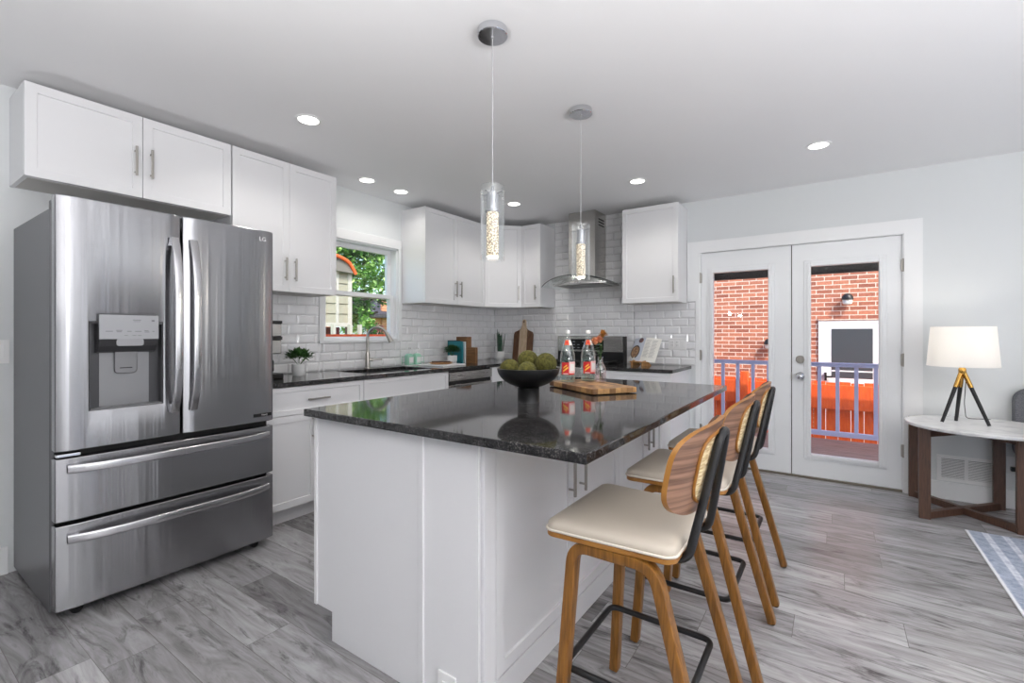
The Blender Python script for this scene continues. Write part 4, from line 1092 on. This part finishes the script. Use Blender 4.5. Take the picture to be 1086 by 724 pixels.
# outlet gang on the tile
og = thing('outlet_plate', 'white triple switch and outlet plate on the tile beside the french doors', 'outlet', (-1.215, YB - .007, 1.12))
ox = -1.245
obj('plate', bx(ox - .085, ox + .085, YB - .013, YB - .006, 1.065, 1.18), PLATE, og, .002)
for k in (-1, 0, 1):
    iz = obj('switch_rocker' if k == 1 else 'socket', bx(ox + k * .05 - .018, ox + k * .05 + .018, YB - .016, YB - .012, 1.09, 1.155), PLATE, og, .002)
    if k < 1:
        b_ = BM()
        for zz in (1.105, 1.135):
            for q in (-.006, .006): box(b_, ox + k * .05 + q - .0012, ox + k * .05 + q + .0012, YB - .0166, YB - .0158, zz, zz + .01)
        obj('slot_pattern', b_, SLOT, iz)

# ------------------------------------------------------------------ ceiling lights and pendants
def downlight(label):
    t = thing('recessed_light', label, 'ceiling light', (0, 0, 0), 0, 'round recessed ceiling lights')
    b = BM(); lathe(b, [(.075, 0), (.075, -.003), (.062, -.006), (.056, -.003), (.056, 0)], (0, 0, 0), 40); obj('trim_ring', b, PLATE, t, local=True, smooth=30)
    b = BM(); lathe(b, [(.056, -.0040), (.056, -.0036)], (0, 0, 0), 32); obj('diffuser', b, LED, t, local=True)
    return t
DLS = [(-2.55, 1.585, 'recessed ceiling light above the refrigerator side, nearest and largest'), (-3.155, 2.48, 'recessed ceiling light over the window, the one nearer the refrigerator'), (-3.16, 2.85, 'recessed ceiling light over the window, the one nearer the corner'),
       (-2.55, 3.74, 'recessed ceiling light behind the nearer pendant lamp'), (-1.33, 3.765, 'recessed ceiling light between range hood and right wall cabinet'), (-.078, 3.74, 'recessed ceiling light in front of the french doors')]
d0 = None
for x, y, lab in DLS:
    if d0 is None: d0 = downlight(lab); d0.location = (x, y, ZC)
    else: dup(d0, (x, y, ZC), None, lab)
    l = bpy.data.lights.new('downlight_lamp', 'SPOT'); l.energy = 6 if x < -3 else 17; l.spot_size = math.radians(150); l.spot_blend = .6; l.shadow_soft_size = .06; l.color = (1, .96, .90)
    o = bpy.data.objects.new('downlight_lamp', l); col.objects.link(o); o.location = (x, y, ZC - .012)
def pendant(label):
    t = thing('pendant_lamp', label, 'pendant lamp', (0, 0, 0), 0, 'glass pendants over the island')
    put = lambda nm, b, m, p=t, **k: obj(nm, b, m, p, local=True, **k)
    H0 = 1.525
    b = BM(); lathe(b, [(.062, ZC), (.063, ZC - .003), (.063, ZC - .028), (.060, ZC - .031), (.004, ZC - .031)], (0, 0, 0), 48); put('canopy', b, CHROME, smooth=30)
    b = BM(); cyl(b, (0, 0, ZC - .034), (0, 0, ZC - .028), .007, n=16); tube(b, [(0, 0, ZC - .03), (0, 0, 2.1), (0, 0, 1.80)], .0016, 8, up=Vector((1, 0, 0))); put('cord', b, mat('silver_cord', (190, 190, 192), .4, .3))
    b = BM(); lathe(b, [(.004, 1.835), (.006, 1.832), (.008, 1.812), (.019, 1.808), (.0235, 1.805), (.0235, 1.735), (.022, 1.732)], (0, 0, 0), 32); lathe(b, [(.0295, 1.734), (.0305, 1.732), (.0305, 1.727), (.0295, 1.725)], (0, 0, 0), 32)
    for a in (0, PI / 2, PI, 3 * PI / 2): cyl(b, (.015 * math.cos(a), .015 * math.sin(a), 1.80), (.049 * math.cos(a), .049 * math.sin(a), 1.806), .0022, n=8)
    put('socket', b, mat('satin_socket', (150, 152, 158), .3, .85), smooth=35)
    b = BM(); lathe(b, [(.022, 1.545), (.0255, 1.549), (.0255, 1.722), (.023, 1.725)], (0, 0, 0), 32); put('crystal_core', b, CRYSTAL, smooth=40)
    b = BM(); lathe(b, [(.023, 1.540), (.025, 1.541), (.025, 1.545), (.022, 1.545)], (0, 0, 0), 32); put('core_cap', b, emis('lit_core_end', (255, 250, 240), .6), smooth=40)
    b = BM(); lathe(b, [(.050, H0), (.050, 1.835), (.0472, 1.835), (.0472, H0), (.050, H0)], (0, 0, 0), 48, caps=False); put('glass_tube', b, THIN, smooth=40)
    return t
pn = pendant('glass cylinder pendant lamp over the near end of the island'); pn.location = (-1.165, 1.55, 0)
dup(pn, (-1.17, 2.385, 0), None, 'glass cylinder pendant lamp over the far end of the island')
for p in ((-1.165, 1.55, 1.50), (-1.17, 2.385, 1.50)):
    l = bpy.data.lights.new('pendant_bulb', 'POINT'); l.energy = 2.0; l.shadow_soft_size = .03; l.color = (1, .88, .7)
    o = bpy.data.objects.new('pendant_bulb', l); col.objects.link(o); o.location = p

# ------------------------------------------------------------------ end table, lamp, chair, rug
tb = thing('end_table', 'oval end table with pale marble top and walnut board legs', 'table', (.74, 4.25, 0))
TC, TZ = (.80, 4.24), .625
b_ = BM(); L = []
for s_, z in ((.97, TZ - .024), (.995, TZ - .018), (1, TZ - .006), (.99, TZ)):
    L.append([(TC[0] + .385 * s_ * math.cos(2 * PI * k / 72), TC[1] + .385 * s_ * math.sin(2 * PI * k / 72), z) for k in range(72)])
rings(b_, L); obj('top', b_, MARBLE, tb, smooth=40)
LX0, LX1, LY0, LY1 = .472, .985, 4.075, 4.615
for (x, y, dx, dy) in ((LX0, LY0, 1, 1), (LX1, LY0, -1, 1), (LX0, LY1, 1, -1), (LX1, LY1, -1, -1)):
    obj('leg', bx(x, x + dx * .06, y, y + dy * .04, 0, TZ - .026), WALNUT, tb, .003)
for z0, z1, nm in ((.0, .045, 'floor_stretcher'), (TZ - .085, TZ - .035, 'top_stretcher')):
    for (a, b2) in (((LX0 + .04, LY0 + .03), (LX1 - .04, LY1 - .03)), ((LX1 - .04, LY0 + .03), (LX0 + .04, LY1 - .03))):
        v = Vector((b2[0] - a[0], b2[1] - a[1], 0)); Mx = Matrix.Translation((*a, 0)) @ Matrix.Rotation(math.atan2(v.y, v.x), 4, 'Z')
        k_ = .001 if a[0] > b2[0] else 0
        obj(nm, bx(0, v.length, -.02, .02, z0 + k_, z1 + k_, M=Mx), WALNUT, tb, .003)
LMP = (.711, 4.25)
lm = thing('table_lamp', 'tripod table lamp with white drum shade on the oval table', 'lamp', (*LMP, TZ))
Rv, Fv = Vector((.8237, .567, 0)), Vector((-.567, .8237, 0))
apex = Vector((*LMP, TZ + .362))
hub = BM(); lathe(hub, [(.012, -.035), (.02, -.025), (.02, 0), (.012, .012), (.008, .02), (.008, .06)], tuple(apex), 24); obj('hub', hub, GOLD, lm, smooth=40)
for (a, f) in ((-.106, -.038), (.117, -.057), (-.017, .085)):
    ft = Vector((LMP[0] + a, LMP[1] + f, TZ + .005)); tp_ = apex + (ft - apex).normalized() * .015
    d = (ft - tp_)
    b_ = BM(); cyl(b_, tp_ + d * .30, ft, .0115, .0095, 16); lg = obj('leg', b_, BLACKM, lm, smooth=40)
    b_ = BM(); cyl(b_, tp_, tp_ + d * .31, .0125, .0125, 16); obj('brass_sleeve', b_, GOLD, lg, smooth=40)
b_ = BM(); SHC = (*LMP, 0)
lathe(b_, [(.180, 1.005), (.160, 1.268), (.158, 1.268), (.178, 1.005), (.180, 1.005)], SHC, 64, caps=False)
shm = LINEN; n_, l_, p_ = N(LINEN); p_.inputs['Subsurface Weight'].default_value = 0
tl = n_.new('ShaderNodeBsdfTranslucent'); tl.inputs[0].default_value = srgb(252, 250, 247); mx_ = n_.new('ShaderNodeMixShader'); mx_.inputs[0].default_value = .6
l_.new(p_.outputs[0], mx_.inputs[1]); l_.new(tl.outputs[0], mx_.inputs[2]); l_.new(mx_.outputs[0], n_['Material Output'].inputs[0])
obj('lamp_shade', b_, LINEN, lm, smooth=40)
b_ = BM(); lathe(b_, [(.006, 1.03), (.022, 1.05), (.03, 1.09), (.022, 1.125), (.006, 1.135)], SHC, 20); obj('bulb', b_, emis('warm_bulb', (255, 232, 196), 2.0), lm, smooth=60)
l = bpy.data.lights.new('lamp_bulb', 'POINT'); l.energy = 2.6; l.shadow_soft_size = .04; l.color = (1, .95, .88)
o = bpy.data.objects.new('lamp_bulb', l); col.objects.link(o); o.location = (*LMP, 1.16)
b_ = BM(); tube(b_, fillet([tuple(apex + Vector((.02, 0, -.02))), tuple(Vector((*LMP, TZ + .12)) + Rv * .11 + Fv * .10), tuple(Vector((*LMP, TZ + .004)) + Rv * .18 + Fv * .16), tuple(Vector((*LMP, TZ + .004)) + Rv * .25 + Fv * .14), tuple(Vector((*LMP, TZ + .004)) + Rv * .31 + Fv * .12)], .03, 5), .0022, 6)
obj('cord', b_, BLACK, lm, smooth=60)
# armchair whose shoulder shows at the picture's edge
CHF = two_tone('charcoal_weave', (116, 118, 124), (84, 86, 92), 160, .85)
ch = thing('armchair', 'charcoal upholstered armchair beside the oval table', 'armchair', (1.55, 4.3, 0))
b_ = BM(); L = []
for y_, s_ in ((4.55, .96), (4.562, 1), (4.632, 1), (4.645, .96)):
    L.append([Vector((1.425 + a * s_, y_, .60 + c * s_)) for a, c in rrect(.80, .50, .09, 8)])
rings(b_, L); obj('backrest', b_, CHF, ch, .01, smooth=50)
obj('seat', bx(1.235, 1.78, 3.95, 4.55, .22, .46), CHF, ch, .03, seg=4)
for x in (1.19, 1.78): obj('arm', bx(x, x + .07, 4.0, 4.52, .16, .58), CHF, ch, .025, seg=4)
for x in (1.26, 1.76):
    for y in (3.99, 4.52):
        b_ = BM(); cyl(b_, (x, y, 0), (x, y, .23), .014, .02, 12); obj('leg', b_, WALNUT, ch)
# rug
def rug_mat():
    m = mat('blue_striped_rug', (150, 160, 182), .9); n, l, p = N(m); v = coords(m)
    sx = n.new('ShaderNodeSeparateXYZ'); l.new(v, sx.inputs[0])
    ma = n.new('ShaderNodeMath'); ma.operation = 'PINGPONG'; ma.inputs[1].default_value = .044
    l.new(sx.outputs['X'], ma.inputs[0])
    st = ramp(m, ma.outputs[0], [(.0, (228, 232, 240)), (.013, (240, 242, 246)), (.017, (182, 190, 206)), (.062, (182, 190, 206))])
    gt = n.new('ShaderNodeMath'); gt.operation = 'LESS_THAN'; gt.inputs[1].default_value = .012; l.new(sx.outputs['X'], gt.inputs[0])
    f = noise(m, coords(m, (1, 1, 1)), 26, 6, .75); f2 = noise(m, coords(m, (3, 40, 1)), 6, 3, .6)
    c = mixc(m, .75, st, ramp(m, f, [(.34, (182, 188, 202)), (.58, (255, 255, 255))]), 'MULTIPLY')
    c = mixc(m, .35, c, ramp(m, f2, [(.4, (170, 180, 196)), (.6, (255, 255, 255))]), 'MULTIPLY')
    c = mixc(m, gt.outputs[0], c, srgb(236, 238, 242)); setc(m, c); bump(m, f, .4, .004); return m
b_ = BM(); box(b_, 0, 2.1, -3.1, 0, 0, .008); rg = obj('area_rug', b_, rug_mat(), None, .002); rg.location = (.675, 3.975, .0005); rg.rotation_euler = (0, 0, math.radians(0))
tag(rg, 'pale blue and white striped rug at the right of the floor', 'rug')

# ------------------------------------------------------------------ outside the french doors
struct('ground', bx(-30, 25, -12, 45, -.85, -.65), two_tone('lawn', (122, 158, 76), (88, 128, 56), 3, .9), 'lawn around the house')
cut(bpy.data.objects['ground'], bx(XW - .1, XR + .1, YR - .1, YB + .1, -.9, -.5)) if False else None
dk = BM()
for i in range(14): box(dk, -2.6, 2.6, YB + .155 + i * .143, YB + .155 + i * .143 + .138, -.085, -.05)
struct('floor_deck', dk, DECK, 'weathered brown deck boards outside the french doors')
rl = thing('deck_railing', 'blue-grey painted railing along the deck edge', 'railing', (0, 6.46, -.05))
b_ = BM(); box(b_, -2.5, 2.5, 6.43, 6.49, .845, .875); box(b_, -2.5, 2.5, 6.425, 6.495, .875, .893); obj('top_rail', b_, SLATE, rl, .004)
obj('bottom_rail', bx(-2.5, 2.5, 6.435, 6.485, .055, .11), SLATE, rl, .004)
def ux(px, Y):
    u_ = (px - 543) / FPX; s_, c_ = math.sin(YAW), math.cos(YAW); return Y * (-s_ + c_ * u_) / (c_ + s_ * u_)
x = ux(869, 6.46) - .172 * 13
while x < 2.4:
    obj('baluster', bx(x - .019, x + .019, 6.441, 6.479, .11, .845), SLATE, rl, .003); x += .172
for x in (-2.46, 2.46): obj('post', bx(x - .045, x + .045, 6.415, 6.505, -.05, .93), SLATE, rl, .004)
fn = thing('privacy_fence', 'bright orange board fence beyond the deck railing', 'fence', (0, 7.8, -.65))
x = -3.2
k = 0
fx_ = ux(905, 7.8)
while x < 3.0:
    obj('board', bx(x, x + .136, 7.80, 7.82, -.65, .55 + .012 * (k % 2)), ORANGE, fn, .002); x += .142; k += 1
obj('upper_rail', bx(-3.2, 3.0, 7.735, 7.80, .19, .52), ORANGE, fn, .004)
obj('lower_rail', bx(-3.2, 3.0, 7.745, 7.80, -.46, -.36), ORANGE, fn, .004)
xp = ux(790, 7.75)
obj('post', bx(xp - .05, xp + .05, 7.66, 7.80, -.65, .66), ORANGE, fn, .004)
pr_ = struct('roof_porch', bx(-3.2, 3.2, 5.95, 6.62, 2.02, 2.08), SOFF, 'dark brown soffit over the deck edge')
struct('shade_block', bx(XW - .2, XR + .2, YR - .2, YB + .2, ZC + .13, 4.55), TRIM, 'unseen block above the kitchen, added to shade the deck')  # out-of-view block added so its shadow covers the deck and railing
for x_ in (-3.1, 3.1): obj('porch_post', bx(x_ - .06, x_ + .06, 6.54, 6.66, -.65, 1.93), SOFF, pr_, .004)
obj('fascia', bx(-3.2, 3.2, 6.56, 6.64, 1.925, 2.10), SOFF, pr_, .004)
b_ = BM()
for i in range(4): box(b_, -3.2, 3.2, 6.03 + i * .15, 6.036 + i * .15, 2.016, 2.0205)
obj('board_joint', b_, DARK, pr_)
for x in (ux(803, 6.3), ux(874, 6.3)):
    b_ = BM(); lathe(b_, [(.05, 2.008), (.05, 2.0195)], (x, 6.3, 0), 24); o = obj('porch_downlight', b_, emis('porch_led', (255, 250, 240), 1.2), None)
    tag(o, 'small round light in the porch ceiling, %s glazed door leaf' % ('seen through the left' if x < -.4 else 'seen through the right'), 'ceiling light', 'porch ceiling lights')
nb = thing('brick_house', 'red brick neighbouring house beyond the orange fence', 'house', (0, 9.2, -.65))
bw_ = obj('brick_wall', bx(-9, 7, 8.8, 9.1, -.65, 4.2), BRICK, nb)
DXa, DXb = -.135, .62
b_ = BM()
for q in [(DXa - .05, DXa, 8.77, 8.80, -.65, 1.43), (DXb, DXb + .05, 8.77, 8.80, -.65, 1.43), (DXa, DXb, 8.77, 8.80, 1.38, 1.43)]: box(b_, *q)
STW = mat('white_storm_door', (244, 246, 250), .4)
sd_ = obj('storm_door', bx(DXa, DXb, 8.775, 8.80, -.6, 1.38), STW, nb, .004)
obj('door_frame', b_, STW, sd_, .004)
obj('door_glass', bx(-.014, .495, 8.770, 8.776, .545, 1.30), mat('dark_door_glass', (74, 79, 84), .3), sd_)
obj('door_glass', bx(-.014, .495, 8.769, 8.775, .64, .66), STW, sd_)
b_ = BM(); box(b_, DXa + .03, DXa + .06, 8.72, 8.775, .50, .62); box(b_, DXa + .03, DXa + .13, 8.715, 8.735, .545, .57); obj('door_handle', b_, BLACK, sd_)
sl = BM(); prism(sl, [(DXa - .05, 8.76), (DXb + .05, 8.76), (DXb + .05, 8.8), (DXa - .05, 8.8)], 1.43, 1.47); obj('lintel', sl, BRICK, nb)
wl_ = thing('wall_lantern', 'small dome wall light on the red brick above the white door', 'wall light', (.185, 8.8, 1.72))
b_ = BM(); lathe(b_, [(.075, 0), (.072, .03), (.055, .06), (.03, .08), (.01, .085)], (.185, 8.69, 1.75), 24); box(b_, .15, .22, 8.70, 8.8, 1.74, 1.79); lathe(b_, [(.078, -.012), (.078, .0)], (.185, 8.69, 1.75), 24); obj('hood', b_, BLACK, wl_, smooth=40)
b_ = BM(); lathe(b_, [(.04, -.085), (.058, -.07), (.066, -.012)], (.185, 8.69, 1.75), 24); obj('globe', b_, PLATE, wl_, smooth=40)
xl = ux(812, 8.8)
wl2 = dup(wl_, (xl + .06, 8.8, 1.03), None, 'small wall light low on the red brick behind the left door leaf')

# ------------------------------------------------------------------ outside the kitchen window
SID = mat('cream_siding', (158, 157, 138), .7)
cs = thing('siding_house', 'cream sided house with orange gutter outside the kitchen window', 'house', (-8.6, 4.2, -.65))
def wx(px, X):
    u_ = (px - 543) / FPX; s_, c_ = math.sin(YAW), math.cos(YAW); return X * (c_ + s_ * u_) / (-s_ + c_ * u_)
HX = -8.0; yR = wx(371, HX); yM = wx(357, HX)
b_ = BM(); z = 1.42; i = 0; HT = mat('aged_house_trim', (186, 186, 176), .6)
while z < 2.55:
    rings(b_, [[Vector((HX, y, z)), Vector((HX + .022, y, z)), Vector((HX + .004, y, z + .20)), Vector((HX, y, z + .20))] for y in (1.5, yR)]); z += .20
obj('wall', bx(HX - 3, HX, 1.5, yR, 1.40, 2.44), SID, cs); obj('siding', b_, SID, cs)
obj('corner_trim', bx(HX - .05, HX + .03, yR - .06, yR + .03, 1.38, 2.46), HT, cs)
obj('seam_trim', bx(HX, HX + .03, yM - .03, yM + .03, 1.38, 2.5), HT, cs)
obj('skirt', bx(HX - .02, HX + .028, 1.5, yR, 1.36, 1.44), HT, cs)
ya = wx(358, HX)
b_ = BM(); tube(b_, fillet([(HX + .15, ya - 3.0, 2.78), (HX + .15, ya - .15, 2.74), (HX + .15, yR - .12, 2.64), (HX + .12, yR + .05, 2.42)], .3, 8), .035, 10, up=Vector((1, 0, 0))); obj('gutter', b_, ORANGE, cs, smooth=60)
b_ = BM(); rings(b_, [[Vector((x, y, z)) for y, z in ((1.5, 2.76), (ya - .1, 2.73), (yR - .15, 2.64), (yR + .03, 2.44), (yR, 2.43), (1.5, 2.58))] for x in (HX - 3, HX + .12)]); obj('eave', b_, mat('eave_painted_shade', (120, 118, 110), .7), cs)  # eave coloured grey to carry the shade band below the gutter
for px in (353.5, 371, 381.5):
    y = wx(px, HX + .4); obj('post', bx(HX + .36, HX + .44, y - .028, y + .028, -.65, 1.40), HT, cs)
MAR = two_tone('maroon_boards', (124, 44, 52), (92, 30, 40), 5, .7, (1, 8, 1))
mf = thing('board_wall', 'maroon board wall under the cream house', 'fence', (-8.4, 5, -.65))
y = 3.6
while y < wx(360, -8.4): obj('board', bx(-8.42, -8.40, y, y + .14, -.65, 1.36), MAR, mf); y += .145
pf = thing('picket_fence', 'brown wooden picket fence outside the kitchen window', 'fence', (-8.9, 6.5, -.65))
BRN = two_tone('brown_pickets', (140, 84, 52), (100, 58, 36), 4, .8, (1, 8, 1))
y = wx(360, -8.9); e2 = wx(420, -8.9)
while y < e2: obj('picket', bx(-8.92, -8.90, y, y + .085, -.65, 1.18), BRN, pf); y += .125
obj('rail', bx(-8.96, -8.92, wx(360, -8.9), e2, 1.0, 1.08), BRN, pf); obj('rail', bx(-8.96, -8.92, wx(360, -8.9), e2, .2, .28), BRN, pf)
# farther brick house with dark roof
bh = thing('far_house', 'distant orange brick house with dark roof behind the tree', 'house', (-17, 15, -.65))
BR2 = brick_mat('orange_brick', 'yz', (214, 142, 100), (190, 116, 80), (222, 190, 160))
y0, y1 = wx(388, -17), wx(430, -17)
obj('wall', bx(-21, -17, y0, y1, -.65, 2.2), BR2, bh)
obj('gable', bx(-17.02, -16.9, wx(404, -17), y1, 1.6, 2.85), BR2, bh)
b_ = BM(); rings(b_, [[Vector((x, y, z)) for x, z in ((-16.5, 1.95), (-16.5, 2.1), (-19, 3.1), (-21.5, 2.1), (-21.5, 1.95))] for y in (wx(384, -17), y1)]); obj('roof', b_, mat('dark_shingle', (62, 58, 62), .8), bh)
obj('window', bx(-17.0, -16.96, wx(397, -17), wx(400, -17), .7, 1.5), STW, bh)
gar = thing('white_shed', 'low white shed behind the tree outside the window', 'shed', (-15, 11, -.65))
obj('wall', bx(-16, -15, wx(371, -15), wx(389, -15), -.65, 1.75), STW, gar); obj('roof', bx(-16.1, -14.9, wx(370.5, -15), wx(389.5, -15), 1.75, 1.86), mat('light_shed_roof', (214, 218, 222), .6), gar)
# tree
tr_ = thing('leafy_tree', 'large green leafy tree outside the kitchen window', 'tree', (-11.5, 8.9, -.65))
b_ = BM(); tx, ty = -12.0, wx(366, -12.0)
tube(b_, [(tx, ty, -.65), (tx + .05, ty + .05, .8), (tx, ty + .15, 2.0), (tx - .1, ty + .3, 3.6), (tx, ty + .4, 5.4)], .10, 10)
for (dy, dz, z0) in ((1.4, 1.0, 1.9), (2.1, .5, 2.2), (-1.0, 1.4, 2.3), (1.0, 2.0, 2.8), (2.6, 1.2, 2.4), (.8, .2, 1.7)):
    tube(b_, [(tx, ty + .12, z0), (tx + .2, ty + .12 + dy * .5, z0 + dz * .35), (tx + .35, ty + .12 + dy, z0 + dz)], .035, 7)
obj('trunk', b_, mat('bark', (74, 62, 54), .9), tr_, smooth=60)
def leafcloud(name, m, n, seed):
    random.seed(seed); b = BM()
    cl = [(tx + random.uniform(-.9, .9), ty + random.uniform(-.8, 3.4), random.uniform(2.25, 4.7), random.uniform(.35, .7)) for k in range(70)]
    cl += [(tx + random.uniform(-.5, .5), ty + random.uniform(-.2, .65), random.uniform(1.35, 2.1), random.uniform(.22, .4)) for k in range(6)]
    for k in range(n):
        c = random.choice(cl); d = Vector((random.gauss(0, 1), random.gauss(0, 1), random.gauss(0, 1))).normalized() * c[3] * random.uniform(.3, 1)
        p = Vector(c[:3]) + Vector((d.x, d.y, d.z * .7)); a = Vector((random.gauss(0, 1), random.gauss(0, 1), random.gauss(0, .5))).normalized(); s_, u_ = frame_for(a)
        ln = random.uniform(.10, .19); w_ = ln * .32
        b.faces.new([b.verts.new(p), b.verts.new(p + a * ln * .5 + s_ * w_), b.verts.new(p + a * ln), b.verts.new(p + a * ln * .5 - s_ * w_)])
    return obj(name, b, m, tr_)
leafcloud('foliage', two_tone('tree_leaf_light', (196, 228, 140), (140, 192, 96), 3, .6), 13000, 3)
leafcloud('foliage', two_tone('tree_leaf_dark', (112, 160, 82), (72, 116, 56), 3, .6), 12000, 4)
fb = thing('flower_bush', 'pink flowering bush in front of the distant brick house', 'bush', (-13, wx(398, -13), -.65))
b_ = BM(); c_ = (-13, wx(398, -13), 1.05); leafy(b_, c_, .42, 320, .12, .03, 1.1); tube(b_, [(-13, c_[1], -.65), (-13, c_[1], 1.0)], .04, 6); obj('foliage', b_, LEAF, fb)
b_ = BM(); leafy(b_, (-12.9, c_[1], 1.3), .30, 130, .10, .03, .8); obj('blossom', b_, mat('pink_blossom', (222, 120, 140), .7), fb)
